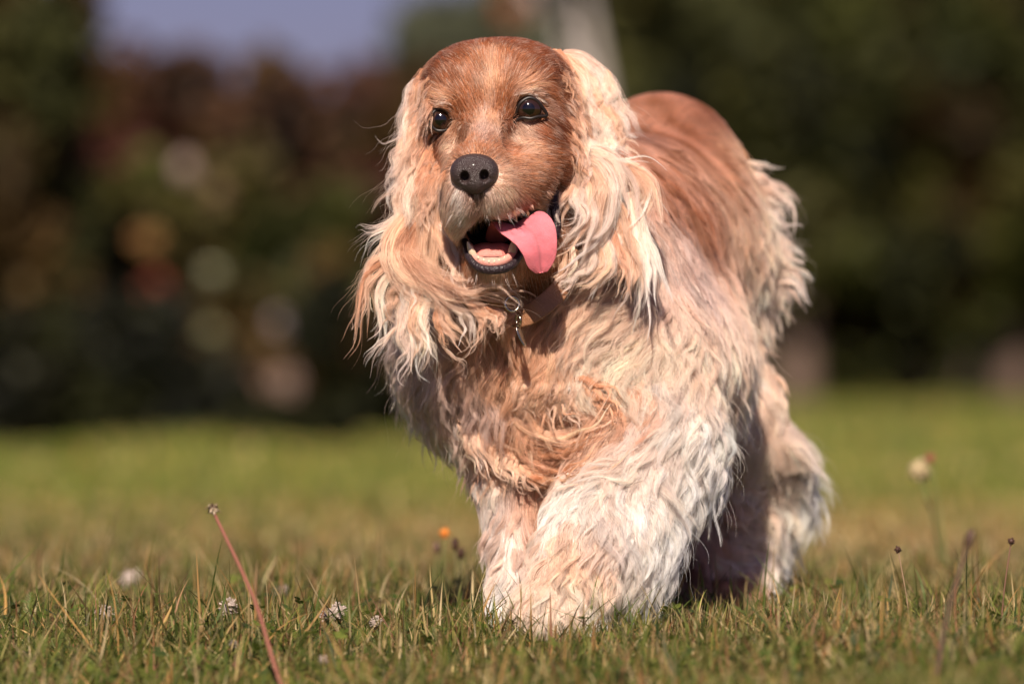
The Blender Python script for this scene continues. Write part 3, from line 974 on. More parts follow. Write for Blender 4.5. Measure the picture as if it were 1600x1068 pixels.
r_ = random.Random(5)
EL = [
    ([(664, 118, 66), (645, 155, 52), (632, 195, 46), (615, 238, 46)], 6, CR, WH, 260, 1.6),
    ([(668, 122, 60), (652, 165, 48), (640, 215, 42), (620, 250, 40), (607, 215, 42)], 3, CR, WH, 120, 1.5),
    ([(664, 140, 56), (650, 190, 44), (630, 240, 38), (612, 280, 36), (622, 312, 34)], 6, CR, WH, 260, 2),
    ([(672, 150, 50), (662, 210, 36), (655, 260, 28), (630, 310, 26), (606, 350, 30)], 7, GO, CR, 340, 2),
    ([(668, 175, 45), (668, 240, 28), (672, 290, 20), (650, 345, 16), (630, 385, 14)], 8, GO, CR, 420, 1.8),
    ([(664, 205, 38), (680, 250, 20), (692, 300, 8), (700, 360, 0), (712, 410, -4), (728, 440, -8)], 5, GO, CR, 320, 0.9),
    ([(670, 210, 36), (678, 270, 20), (685, 330, 8), (690, 390, 0), (705, 430, -6), (735, 455, -14)], 6, GO, GO, 360, 1),
    ([(660, 240, 32), (668, 300, 16), (668, 360, 8), (665, 410, 4), (690, 450, -4), (740, 468, -16)], 7, GO, GO, 380, 1.2),
    ([(655, 220, 36), (645, 280, 24), (640, 330, 18), (628, 375, 14), (618, 420, 12)], 8, CR, CR, 400, 2.2),
    ([(645, 330, 20), (622, 372, 12), (618, 402, 6), (642, 430, 0), (690, 455, -8), (740, 470, -18), (772, 450, -26)], 7, GO, CR, 300, 1.6),
    ([(650, 345, 14), (628, 385, 6), (640, 415, 0), (672, 440, -8), (715, 462, -14), (760, 466, -22), (778, 448, -28)], 5, TA, CR, 240, 1.5),
    ([(655, 350, 10), (640, 395, 2), (660, 420, -6), (695, 445, -12), (740, 455, -20), (800, 452, -20), (830, 470, -18), (848, 490, -14)], 5, TA, CR, 240, 1.6),
    ([(665, 340, 8), (690, 372, 0), (708, 398, -8), (725, 430, -14), (745, 452, -20), (790, 455, -24)], 4, GO, CR, 220, 0.9),
    ([(672, 345, 6), (700, 362, -3), (722, 395, -10), (722, 430, -16), (735, 455, -20), (770, 462, -26)], 2.6, CR, WH, 130, 0.8),
    ([(650, 380, 8), (660, 425, -2), (700, 458, -10), (735, 478, -14), (745, 495, -14)], 3.4, TA, CR, 180, 0.9),
    ([(640, 320, 26), (608, 345, 24), (578, 362, 24), (552, 358, 26), (541, 373, 28)], 1.6, CR, WH, 46, 0.7),
    ([(640, 335, 24), (600, 352, 24), (560, 362, 24), (546, 366, 26)], 1.3, CR, WH, 30, 0.8),
    ([(635, 345, 24), (595, 365, 22), (567, 388, 24), (557, 425, 26)], 1.0, CR, WH, 18, 0.6),
    ([(632, 350, 24), (592, 385, 22), (566, 440, 24), (541, 475, 26), (540, 500, 26)], 1.0, CR, GO, 14, 0.8),
    ([(630, 385, 16), (592, 402, 14), (570, 428, 14), (572, 465, 15), (584, 492, 15)], 3, GO, CR, 150, 1),
    ([(632, 395, 14), (590, 415, 13), (568, 445, 14), (563, 500, 15), (556, 535, 17), (540, 562, 18)], 1.8, TA, GO, 80, 0.8),
    ([(640, 402, 10), (602, 420, 8), (580, 445, 8), (575, 480, 10), (568, 510, 12), (578, 470, 12)], 1.5, GO, CR, 50, 1),
    ([(640, 412, 10), (608, 430, 7), (590, 455, 7), (597, 490, 7), (592, 515, 8), (568, 536, 8)], 2.4, CR, WH, 130, 0.9),
    ([(645, 425, 8), (622, 455, 4), (612, 490, 4), (622, 515, 4), (630, 535, 4)], 4, GO, CR, 180, 1.8),
    ([(652, 430, 5), (640, 475, 0), (636, 510, -2), (648, 545, -2), (642, 575, -2), (656, 590, -2)], 3.5, CR, WH, 180, 1.8),
    ([(662, 440, 2), (650, 480, -4), (655, 520, -5), (665, 550, -5), (655, 578, -5), (645, 600, -4)], 3, GO, CR, 140, 1.6),
    ([(672, 450, 0), (660, 495, -6), (668, 535, -7), (680, 560, -7), (680, 580, -7)], 3, CR, WH, 140, 1.6),
    ([(645, 450, 4), (630, 500, 2), (640, 540, 0), (630, 570, 2), (625, 590, 2)], 3.5, CR, WH, 150, 2),
    ([(685, 455, -2), (690, 500, -8), (712, 525, -9), (730, 552, -9)], 3.6, GO, CR, 170, 0.8),
    ([(695, 460, -4), (722, 488, -10), (736, 520, -10), (729, 553, -9)], 3.2, CR, WH, 150, 0.8),
    ([(690, 462, -4), (683, 500, -9), (700, 535, -9), (722, 556, -8)], 1.6, TA, GO, 70, 1),
    ([(735, 470, -14), (762, 490, -18), (778, 512, -18), (776, 530, -17)], 3.0, GO, CR, 130, 1.4),
    ([(728, 472, -14), (752, 500, -17), (752, 532, -15), (730, 562, -12)], 1.5, GO, CR, 60, 0.8),
    ([(760, 478, -18), (785, 492, -16), (782, 520, -16), (770, 505, -16)], 2.2, TA, CR, 80, 1.2),
    ([(625, 505, 5), (602, 530, 5), (582, 555, 5), (576, 577, 5)], 1.2, CR, WH, 24, 0.5),
    ([(690, 540, -2), (712, 560, -2), (728, 572, 0), (715, 592, 0)], 0.8, CR, CR, 14, 0.6),
]
for x0, y0, yy in [(670, 108, 52), (664, 125, 48), (659, 145, 44), (656, 165, 40), (656, 188, 36), (662, 212, 28), (672, 236, 18), (678, 255, 12), (682, 275, 6)]:
    for q in range(3):
        jx = r_.uniform(-8, 12)
        EL.append(([(x0 + jx, y0, yy), (x0 - 8 + jx, y0 + 24, yy - 6), (x0 - 14 + jx, y0 + 56, yy - 8), (x0 - 16 + jx + r_.uniform(-8, 8), y0 + 92, yy - 10)], 3.2, r_.choice([TA, TA, GO]), CR, 150, 1.4))
# fill between the drawn locks of the near ear
for i in range(34):
    u = r_.random()
    x0 = 640 + 34 * r_.random()
    y0 = 150 + 250 * u
    sway = r_.uniform(-26, 6)
    yy = 50 - 40 * u
    ln = r_.uniform(70, 120)
    EL.append(([(x0, y0, yy), (x0 - 8 + sway * .3, y0 + ln * .35, yy - 8), (x0 + sway * .8, y0 + ln * .7, yy - 12), (x0 + sway + r_.uniform(-16, 14), y0 + ln, yy - 12)],
               r_.uniform(2.5, 5), r_.choice([GO, CR, CR]), r_.choice([CR, WH, WH]), 120, r_.uniform(1.2, 2.4)))
hand('ear_fur', EL, earL)

ER0 = [(868, 78, 62), (876, 95, 56), (884, 118, 50), (890, 142, 44), (893, 168, 38), (896, 195, 32), (898, 222, 26), (896, 248, 22)]
ER = [
    ([(878, 86, 84), (912, 102, 76), (940, 135, 70), (958, 180, 66)], 5, CR, WH, 260, 1.2),
    ([(880, 90, 80), (905, 125, 68), (922, 170, 62), (932, 225, 56)], 7, GO, WH, 360, 1.6),
    ([(884, 95, 74), (892, 140, 58), (898, 190, 48), (912, 232, 40), (940, 246, 38), (962, 236, 40)], 5, GO, CR, 300, 1.3),
    ([(890, 130, 66), (892, 180, 50), (900, 215, 42), (925, 240, 36), (955, 246, 36), (985, 242, 40)], 5, CR, WH, 280, 1.2),
    ([(892, 150, 60), (900, 200, 44), (925, 248, 34), (965, 250, 34), (1000, 246, 40), (1032, 270, 44)], 3.6, CR, WH, 200, 0.9),
    ([(930, 120, 74), (955, 160, 68), (975, 200, 64), (1012, 238, 60)], 7, CR, WH, 340, 1.8),
    ([(925, 140, 70), (945, 180, 62), (968, 220, 58), (1000, 250, 56)], 7, GO, CR, 340, 1.8),
    ([(915, 160, 64), (930, 200, 54), (950, 235, 50), (985, 262, 48)], 7, CR, WH, 320, 1.8),
    ([(898, 245, 40), (935, 240, 30), (965, 268, 26), (974, 315, 24), (962, 365, 20)], 5, CR, WH, 320, 0.8),
    ([(900, 252, 36), (932, 256, 24), (952, 288, 18), (955, 335, 15), (940, 375, 12), (895, 402, 6), (878, 406, 4)], 4.5, CR, WH, 320, 0.8),
    ([(898, 262, 32), (922, 272, 20), (936, 305, 12), (932, 350, 9), (912, 378, 6), (876, 400, 0)], 4.5, GO, CR, 320, 0.8),
    ([(898, 270, 28), (912, 300, 12), (912, 340, 6), (895, 368, 2), (872, 384, -2)], 4.5, CR, WH, 280, 1.0),
    ([(900, 262, 28), (882, 300, 10), (862, 330, 2), (858, 362, -2), (870, 384, -4)], 4.2, GO, CR, 260, 0.9),
    ([(895, 290, 22), (872, 308, 8), (858, 335, 0), (862, 360, -4), (880, 350, -4)], 3.2, CR, WH, 200, 0.9),
    ([(905, 280, 20), (895, 310, 6), (905, 335, 0), (895, 358, -2), (868, 372, -5)], 2.8, CR, WH, 160, 1.0),
    ([(895, 260, 34), (876, 300, 20), (862, 345, 10), (868, 400, 6), (882, 430, 8)], 5, TA, GO, 260, 1),
    ([(960, 260, 40), (990, 282, 36), (1008, 315, 34), (1000, 350, 30)], 7, GO, CR, 320, 1.6),
    ([(975, 250, 44), (1006, 275, 40), (1012, 305, 36), (995, 335, 30), (965, 365, 24), (950, 376, 22)], 3, CR, WH, 160, 0.8),
    ([(950, 300, 26), (975, 340, 24), (975, 390, 20), (980, 430, 20), (970, 466, 20)], 4, GO, CR, 200, 1.4),
    ([(985, 300, 32), (996, 350, 26), (1010, 400, 22), (1022, 440, 22), (1020, 470, 22), (1026, 490, 22)], 4.5, CR, WH, 260, 1.0),
    ([(990, 310, 32), (998, 370, 24), (1006, 420, 20), (1000, 462, 20), (984, 508, 22)], 3.8, CR, WH, 220, 0.9),
    ([(960, 340, 24), (985, 385, 20), (990, 430, 18), (984, 465, 18), (978, 490, 20)], 3, GO, CR, 160, 1.2),
    ([(950, 350, 20), (965, 395, 16), (978, 430, 14), (975, 455, 14), (968, 480, 16)], 3, TA, CR, 150, 1.2),
    ([(940, 360, 18), (955, 395, 13), (952, 425, 12), (928, 452, 12), (923, 476, 14)], 3.6, CR, WH, 200, 1.0),
    ([(930, 365, 16), (945, 400, 12), (935, 430, 10), (905, 448, 10), (900, 462, 10)], 3, GO, CR, 150, 1.0),
    ([(915, 375, 14), (920, 405, 10), (900, 430, 9), (880, 446, 9), (878, 466, 10)], 3.4, CR, WH, 170, 1.2),
    ([(895, 385, 10), (895, 415, 8), (875, 440, 8), (870, 455, 8), (884, 476, 8)], 1.8, CR, WH, 80, 0.9),
    ([(885, 395, 10), (878, 425, 8), (868, 450, 9), (872, 470, 9)], 1.6, GO, CR, 60, 1.2),
    ([(900, 390, 14), (890, 425, 12), (865, 448, 12), (845, 455, 12)], 3.4, TA, GO, 140, 1.2),
    ([(965, 380, 24), (962, 420, 20), (945, 445, 20), (938, 470, 22)], 3.6, TA, CR, 150, 1.4),
    ([(945, 345, 24), (940, 385, 20), (925, 415, 18), (905, 440, 18)], 5, GO, CR, 220, 1.4),
]
for x0, y0, yy in ER0:
    for q in range(3):
        jx = r_.uniform(-14, 8)
        ER.append(([(x0 + jx, y0, yy), (x0 + 10 + jx, y0 + 22, yy - 6), (x0 + 14 + jx, y0 + 52, yy - 8), (x0 + 16 + jx + r_.uniform(-6, 14), y0 + 88, yy - 8)], 3.2, r_.choice([TA, TA, GO]), r_.choice([CR, WH]), 150, 1.6))
for i in range(34):
    u = r_.random()
    x0 = 895 + 50 * r_.random() + 20 * u
    y0 = 100 + 260 * u
    yy = 76 - 50 * u
    sway = r_.uniform(0, 40) * (1 - u * .7)
    ln = r_.uniform(60, 110)
    ER.append(([(x0, y0, yy), (x0 + sway * .3 + 4, y0 + ln * .35, yy - 8), (x0 + sway * .8, y0 + ln * .7, yy - 10), (x0 + sway + r_.uniform(-10, 16), y0 + ln, yy - 10)],
               r_.uniform(2.5, 5), r_.choice([GO, CR, CR]), r_.choice([CR, WH, WH]), 120, r_.uniform(1.2, 2.2)))
hand('ear_fur', ER, earR)

# chest swirl, fringes of flank, thigh and foreleg
CH = []
for j in range(22):
    t = j / 21
    dy = 5.6 * j
    sx, ex = r_.uniform(-10, 22), r_.uniform(-34, 12)
    CH.append(([(800 + sx + 10 * t, 622 + dy * .85, 3), (814 + sx + 12 * t, 655 + dy * .78, 6), (846 + 14 * t, 676 + dy * .66, 8), (895 + 6 * t, 676 + dy * .54, 9), (940 + ex * .6, 656 + dy * .46, 7),
                (972 + ex - 20 * t, 628 + dy * .5, 2)], r_.uniform(2.4, 3.8), r_.choice([TA, TA, GO]), r_.choice([GO, GO, CR]), 110, r_.uniform(1.0, 2.2)))
for j in range(6):
    CH.append(([(876 + j * 6, 590 + 5 * j, 2), (908 + j * 5, 592 + 7 * j, 6), (946 + j * 2, 608 + 7 * j, 7), (968 - j * 2, 640 + 4 * j, 3)], 3.0, r_.choice([TA, GO]), GO, 110, 1.8))
for j in range(16):
    x = 858 + r_.uniform(-45, 40)
    CH.append(([(x, 570 + r_.uniform(-5, 35), 2), (x + r_.uniform(-10, 8), 604, 6), (x + r_.uniform(-16, 10), 634, 7), (x + r_.uniform(0, 26), 668, 4)], 3.0, r_.choice([GO, CR]), r_.choice([CR, WH, GO]), 110, 2.4))
for j in range(10):
    x = 720 + 10 * j
    CH.append(([(x, 640 + 6 * j, 2), (x + 6, 680 + 6 * j, 4), (x + 20, 715 + 5 * j, 5), (x + 42, 745 + 3 * j, 3)], 3.0, GO, CR, 110, 1.8))
hand('chest_fur', CH, dog, 1.9, surf=True, rad=0.00013, clump=0.78, nsub=3, add=11)

FR = []
def fr(pts, w, n, a=CR, b=WH, amp=1.2): FR.append((pts, w, a, b, n, amp))
fr([(1150, 285, 400), (1190, 290, 405), (1228, 315, 410), (1242, 345, 412), (1234, 362, 412)], 4, 200)
fr([(1155, 300, 400), (1190, 305, 405), (1215, 330, 410), (1228, 352, 412)], 4, 180)
fr([(1160, 250, 420), (1190, 258, 420), (1212, 262, 425), (1222, 262, 425)], 1.5, 40)
fr([(1150, 330, 400), (1185, 340, 400), (1200, 372, 405), (1190, 395, 405)], 5, 180, GO)
fr([(1160, 370, 400), (1205, 380, 405), (1240, 395, 410), (1262, 425, 412)], 5, 240)
fr([(1165, 385, 400), (1205, 395, 405), (1240, 412, 410), (1260, 424, 412)], 4, 180)
fr([(1165, 400, 400), (1210, 415, 405), (1240, 438, 410), (1252, 478, 412)], 5, 220)
fr([(1160, 420, 400), (1200, 430, 405), (1225, 455, 405), (1240, 480, 410)], 5, 220)
fr([(1150, 430, 390), (1185, 455, 395), (1205, 480, 400), (1222, 500, 400)], 5, 200, GO)
fr([(1140, 440, 390), (1165, 470, 390), (1190, 485, 395), (1212, 478, 400)], 4, 160, GO)
for j in range(12):
    y = 268 + j * 15
    x = 1150 + 14 * math.sin(j)
    rx = 1214 + 36 * min(1, j / 7) + r_.uniform(-14, 12)
    fr([(x, y, 398), ((x + rx) / 2, y + 2, 402), (rx - 8, y + 22, 408), (rx + r_.uniform(-4, 8), y + r_.uniform(36, 62), 412)], 3.8, 190, r_.choice([GO, CR]), WH, 1.8)
for j in range(16):
    x, y = 1085 + r_.uniform(0, 75), 330 + r_.uniform(0, 170)
    fr([(x, y, 370), (x + 6, y + 35, 365), (x + 2, y + 70, 360), (x - 14 + r_.uniform(-16, 26), y + 105, 360)], 4.2, 150, r_.choice([GO, CR]), WH, 2.2)
fr([(1075, 400, 330), (1095, 460, 320), (1080, 505, 310), (1045, 520, 300)], 4, 180, GO)
fr([(1140, 420, 370), (1150, 470, 350), (1120, 510, 335), (1060, 525, 320)], 4, 180, GO)
for j in range(16):
    y = 560 + j * 21
    x = 1168 + 26 * math.exp(-((y - 720) / 90.0) ** 2)
    reach = 40 + 40 * math.exp(-((y - 735) / 75.0) ** 2) - (12 if 625 < y < 665 else 0)
    dy = r_.uniform(-4, 30)
    reach *= r_.uniform(0.75, 1.15)
    fr([(x - 34, y, 385), (x - 6, y + 2, 390), (x + reach * .6, y + dy * .4, 396), (x + reach, y + dy, 400)], 3.8, 240, CR, WH, 1.6)
    fr([(x - 60, y + 6, 350), (x - 45, y + 24, 348), (x - 20, y + 36, 352), (x + 10, y + 30, 360)], 4.6, 180, r_.choice([GO, CR]), WH, 2)
# foreleg feathering hanging behind the lifted leg
for j in range(20):
    t = j / 19
    x0, y0 = 1070 - 130 * t, 690 + 195 * t
    fr([(x0 - 25, y0 - 30, 50 - 50 * t), (x0, y0 + 10, 45 - 50 * t), (x0 + 14, y0 + 50, 42 - 50 * t), (x0 + 16 + r_.uniform(-14, 18), y0 + 92 - 24 * t, 42 - 50 * t)], 4.6, 200, WH, WH, 2)
# left contour of chest and shoulder
for j in range(14):
    t = j / 13
    x0, y0 = 625 + 128 * t, 495 + 165 * t
    fr([(x0 + 26, y0 - 10, 95 - 40 * t), (x0 + 4, y0 + 18, 92 - 40 * t), (x0 + 2, y0 + 44, 92 - 40 * t), (x0 + 14 + r_.uniform(-8, 16), y0 + 74, 94 - 40 * t)], 4.8, 190, CR, WH, 2)
hand('feathering', FR, dog, 2.1, rad=0.00014, nsub=5, clump=0.5)

# whiskers and chin hair
WK = []
for x, y, dx, dy in [(716, 322, -26, 26), (712, 330, -20, 34), (722, 335, -8, 36), (760, 332, 4, 34), (775, 335, 10, 30), (790, 330, 20, 30), (805, 325, 26, 22), (745, 425, -6, 34), (770, 430, 2, 34), (800, 425, 12, 34), (790, 428, 8, 40)]:
    WK.append(([(x, y, -55 if y < 400 else -38), (x + dx * .5, y + dy * .4, -62 if y < 400 else -42), (x + dx, y + dy, -64 if y < 400 else -40)], 1.2, WH, WH, 3, 0.2))
hand('whiskers', WK, dog, 1.0, rad=0.00007, clump=0.1)
LH = []
def lh(x, y, Y, dx, dy, a, b, n=16, w=1.3):
    LH.append(([(x, y, 0), (x + dx * .3, y + dy * .33, 1.2), (x + dx * .65, y + dy * .66, 1.8), (x + dx, y + dy, 2.0)], w, a, b, n, 0.2))
lip = [(694, 300, -34), (697, 320, -38), (702, 338, -42), (711, 350, -46), (722, 348, -52), (732, 338, -58), (740, 326, -64), (748, 316, -68), (757, 322, -68), (768, 330, -64),
       (780, 334, -60), (793, 334, -54), (806, 331, -47), (820, 325, -40), (834, 316, -30), (846, 304, -20)]
for x, y, Y in lip:
    for q in range(9):
        fx = (x - 745) / 60.0
        a_ = CR if x < 800 else TA
        lh(x + r_.uniform(-7, 7), y - r_.uniform(3, 26), Y + 1, fx * 9 + r_.uniform(-3, 3), r_.uniform(12, 22), r_.choice([a_, GY]), r_.choice([CR, GY]) if x < 805 else TA)
for x in range(738, 806, 6):
    for q in range(7):
        lh(x + r_.uniform(-4, 4), 428 + r_.uniform(-2, 16) - abs(x - 772) * .18, -43 + abs(x - 772) * .25, (x - 772) * .22 + r_.uniform(-3, 3), r_.uniform(12, 22), GY, CR, 14)
# pale brows
for t in range(14):
    lh(801 + 3.6 * t, 150 - 9 * math.sin(t / 13 * 3.1) + t * .5, 1, 10, 1 + t * .5 - 5 * (t < 6), CR, WH, 18, 1.0)
for t in range(10):
    lh(708 - 3.2 * t, 164 - 5 * math.sin(t / 9 * 3.1) + t * .4, 1, -10, t * .8 - 4, CR, WH, 16, 1.0)
# hair of the crown running over into the ears
for q in range(70):
    u = r_.random()
    y = 88 + 165 * u
    x = 872 + 22 * math.sin(min(1, u * 1.6) * 1.57) + r_.uniform(-16, 6)
    LH.append(([(x, y, 0), (x + 7, y + 6, 2.5), (x + 15 + r_.uniform(-4, 6), y + 18, 5), (x + 22 + r_.uniform(-8, 10), y + 36 + r_.uniform(-8, 14), 7)], 1.8, r_.choice([RU, TA]), r_.choice([GO, CR]), 46, 0.5))
for q in range(60):
    u = r_.random()
    y = 105 + 165 * u
    x = 670 - 8 * math.sin(u * 3.1) + 18 * u ** 2 + r_.uniform(-6, 14)
    LH.append(([(x, y, 0), (x - 5, y + 7, 2.5), (x - 11 + r_.uniform(-5, 4), y + 20, 5), (x - 15 + r_.uniform(-9, 7), y + 38 + r_.uniform(-8, 14), 7)], 1.6, r_.choice([RU, TA]), r_.choice([GO, CR]), 42, 0.5))
hand('lip_fur', LH, dog, 1.3, surf=True, rad=0.00009, KS=9, nsub=3, clump=0.4, add=0)


# ----------------------------------------------------------------- eyes, nose, mouth
def uv_sphere(c, r, nu=40, nv=28, squash=(1, 1, 1)):
    th = np.linspace(0, np.pi, nv + 1)
    ph = np.linspace(0, 2 * np.pi, nu, endpoint=False)
    T, PH = np.meshgrid(th, ph, indexing='ij')
    # pole along -Y so that the iris sits at the pole
    V = np.stack([np.sin(T) * np.cos(PH) * squash[0], -np.cos(T) * squash[1], np.sin(T) * np.sin(PH) * squash[2]], -1).reshape(-1, 3) * r + c
    i = np.arange(nv)[:, None] * nu
    j = np.arange(nu)[None]
    j2 = (j + 1) % nu
    F = np.stack([i + j, i + j2, i + nu + j2, i + nu + j], -1).reshape(-1, 4)
    return V, F, T.reshape(-1)


m_eye = colmat('eye_globe', 0.08, 0.5, coat=0.5)
m_eye.node_tree.nodes['Principled BSDF'].inputs['Coat Roughness'].default_value = 0.02
m_lid = plain('eyelid_skin', (0.010, 0.006, 0.005), 0.42, 0.4, 0.0)
for i, (c, r) in enumerate(EYES):
    V, F, T = uv_sphere(c, r, 48, 40)
    # gaze slightly towards the camera; pupil, iris, haw
    deg = np.degrees(T)
    col = np.where((deg < 24)[:, None], (0.002, 0.0015, 0.0015), np.where((deg < 58)[:, None], (0.022, 0.009, 0.005), np.where((deg < 62)[:, None], (0.004, 0.003, 0.003), (0.16, 0.09, 0.08))))
    e = link('eye', mesh_np('eye', V, F, col), m_eye, dog)
    # lids: a closed dark rim lying on the globe
    px, py = (689, 187) if i == 0 else (827, 171)
    if i == 0:
        loop = [(-17, 3), (-14, -9), (-5, -17), (6, -15), (14, -7), (18, 4), (24, 22), (12, 15), (2, 17), (-9, 15)]
    else:
        loop = [(-28, 22), (-19, 2), (-14, -9), (-2, -17), (9, -15), (18, -6), (27, 9), (13, 12), (2, 15), (-12, 14)]
    pts = []
    for dx, dy in loop:
        q = P(px + dx, py + dy, 0)
        rr = q - c
        xz = np.array([rr[0], rr[2]])
        dd = np.linalg.norm(xz)
        yy = -math.sqrt(max((r * 1.02) ** 2 - dd ** 2, (r * 0.35) ** 2))
        pts.append(np.array([q[0], c[1] + yy, q[2]]))
    pts = np.array(pts)
    n = len(pts)
    t = np.linspace(0, n, 61)[:-1]
    ext = np.vstack([pts[-2:], pts, pts[:3]])
    ring = []
    for u in t:
        k = int(u) + 2
        f = u - int(u)
        a, b, cc2, d = ext[k - 1], ext[k], ext[k + 1], ext[k + 2]
        ring.append(0.5 * (2 * b + (cc2 - a) * f + (2 * a - 5 * b + 4 * cc2 - d) * f ** 2 + (3 * b - a - 3 * cc2 + d) * f ** 3))
    ring = np.array(ring)
    T_ = unit(np.roll(ring, -1, 0) - np.roll(ring, 1, 0))
    up = np.array([0, -1.0, 0])
    N1 = unit(np.cross(T_, up))
    N2 = np.cross(N1, T_)
    sg = 10
    a = np.linspace(0, 2 * np.pi, sg, endpoint=False)
    # the rim spreads outwards under the fur
    Vr = ring[:, None] + N1[:, None] * (np.cos(a) * 0.0014)[None, :, None] + N2[:, None] * (np.sin(a) * 0.0013)[None, :, None]
    Vr = Vr.reshape(-1, 3)
    ii = np.arange(60)[:, None] * sg
    i2 = ((np.arange(60) + 1) % 60)[:, None] * sg
    jj = np.arange(sg)[None]
    j2 = (jj + 1) % sg
    Fr = np.stack([ii + jj, ii + j2, i2 + j2, i2 + jj], -1).reshape(-1, 4)
    link('eyelid', mesh_np('eyelid', Vr, Fr), m_lid, e)

# nose
ns = SDF()
ns.ell(P(741, 268, -66), (0.0162, 0.014, 0.0115))
ns.ell(P(724, 274, -66), (0.0086, 0.011, 0.0092), 0.006)
ns.ell(P(759, 274, -66), (0.0086, 0.011, 0.0092), 0.006)
ns.ell(P(743, 284, -70), (0.0085, 0.0095, 0.0095), 0.006)
ns.ell(P(742, 262, -66), (0.0135, 0.011, 0.0085), 0.008)
ns.ell(P(726, 277, -80), (0.0034, 0.010, 0.0044), 0.002, neg=True)
ns.ell(P(757, 275, -80), (0.0034, 0.010, 0.0044), 0.002, neg=True)
ns.cap(P(722, 283, -79), P(708, 285, -75), 0.0019, 0.0015, 0.001, neg=True)
ns.cap(P(762, 281, -79), P(775, 280, -75), 0.0019, 0.0015, 0.001, neg=True)
ns.cap(P(742, 275, -84), P(743, 305, -80), 0.0009, 0.0011, 0.0015, neg=True)
c0 = P(741, 272, -66)
NV, NQ = nets(ns, np.arange(c0[0] - 0.024, c0[0] + 0.024, 0.0006), np.arange(c0[1] - 0.022, c0[1] + 0.02, 0.0006), np.arange(c0[2] - 0.02, c0[2] + 0.019, 0.0006))
link('nose', mesh_np('nose', NV, NQ), M_NOSE, dog)

# tongue
PINK = np.array((0.58, 0.16, 0.19))
mb = MB()
tp = [P(782, 372, 5), P(795, 352, -20), P(812, 352, -38), P(832, 362, -48), P(842, 388, -50), P(844, 412, -47), P(846, 426, -44)]
wdv = [unit(P(*b) - P(*a)) for a, b in [((765, 375, 5), (800, 365, 5)), ((768, 345, -22), (825, 345, -16)), ((775, 362, -40), (840, 330, -32)), ((790, 382, -48), (866, 345, -44)),
                                       ((808, 396, -50), (872, 380, -46)), ((816, 412, -48), (872, 408, -44)), ((834, 427, -44), (858, 426, -44))]]
add_sweep(mb, tp, [0.012, 0.0145, 0.0170, 0.0172, 0.0138, 0.0100, 0.0042], [0.0030, 0.0028, 0.0024, 0.0021, 0.0019, 0.0016, 0.0008], wdv, seg=60, K=60, bend=0.0034, power=0.8, col=PINK)
tc_ = mb.Cc[0]
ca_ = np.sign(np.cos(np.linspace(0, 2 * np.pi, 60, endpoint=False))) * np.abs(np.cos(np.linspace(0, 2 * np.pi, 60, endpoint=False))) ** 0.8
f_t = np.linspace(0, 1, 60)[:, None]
g_ = (1 - 0.32 * np.exp(-(ca_ / 0.10) ** 2))[None, :] * (0.62 + 0.38 * np.clip(f_t * 3.2, 0, 1))  # shade of the groove and root put into the colour
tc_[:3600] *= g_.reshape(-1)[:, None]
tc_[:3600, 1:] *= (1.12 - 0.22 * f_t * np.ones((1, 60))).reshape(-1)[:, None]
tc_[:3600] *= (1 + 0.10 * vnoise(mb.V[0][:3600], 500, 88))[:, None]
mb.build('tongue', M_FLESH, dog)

# lower jaw: floor of the mouth, gum ridge, teeth, dark lip
mb = MB()
add_sweep(mb, [P(769, 388, 15), P(769, 391, -8), P(769, 397, -26), P(769, 404, -33)], [0.016, 0.0165, 0.0150, 0.009], [0.005, 0.006, 0.006, 0.004], [(1, 0, 0)] * 4, seg=28, K=24, groove=0.0012, col=(0.62, 0.22, 0.18))
mb.build('mouth_floor', M_FLESH, dog)
mb = MB()
add_sweep(mb, [P(734, 385, -12), P(739, 400, -30), P(752, 408, -39), P(770, 411, -42), P(788, 407, -39), P(802, 396, -30), P(806, 380, -12)],
          [0.0028, 0.0032, 0.0034, 0.0034, 0.0034, 0.0032, 0.0028], [0.003] * 7, [(0, -0.3, 1)] * 7, seg=14, K=40, col=(0.66, 0.30, 0.24))
mb.build('gum', M_FLESH, dog)
mb = MB()
add_sweep(mb, [P(726, 376, -14), P(732, 400, -32), P(748, 418, -42), P(772, 422, -46), P(797, 416, -42), P(812, 398, -30), P(815, 378, -14)],
          [0.0024, 0.0028, 0.0032, 0.0034, 0.0032, 0.0028, 0.0024], [0.0028] * 7, [(0, -0.4, 1)] * 7, seg=16, K=48, col=(0.030, 0.014, 0.024))
mb.build('lower_lip', plain('lip_skin', (0.020, 0.011, 0.014), 0.5, 0.4, 0.0, bump=0.9, bscale=600), dog)
mb = MB()
add_sweep(mb, [P(790, 338, -38), P(820, 334, -28), P(846, 318, -8), P(858, 296, 4), P(866, 284, 12)], [0.002, 0.0028, 0.0032, 0.0035, 0.002], [0.002] * 5, [(0.3, -0.4, 1)] * 5, seg=14, K=40, col=(0.030, 0.014, 0.024))
add_sweep(mb, [P(866, 372, -6), P(867, 345, -2), P(864, 315, 2), P(868, 292, 10)], [0.004, 0.005, 0.0045, 0.003], [0.004] * 4, [(1, -0.4, 0)] * 4, seg=14, K=30, col=(0.030, 0.014, 0.024))
mb.build('upper_lip', plain('lip_skin_upper', (0.020, 0.009, 0.012), 0.5, 0.3, 0.0, bump=0.9, bscale=500), dog)
M_TOOTH = plain('tooth_enamel', (0.60, 0.47, 0.33), 0.35, 0.5, 0.1)


def tooth(base, tip, r):
    mb = MB()
    b, t = np.array(base), np.array(tip)
    m1 = b * 0.6 + t * 0.4 + np.array([0, -0.0006, 0])
    add_sweep(mb, [b, m1, b * .2 + t * .8, t], [r, r * 0.85, r * 0.45, r * 0.08], [r * .9, r * 0.75, r * 0.4, r * 0.08], [(1, 0, 0)] * 4, seg=12, K=14)
    mb.build('tooth', M_TOOTH, dog)


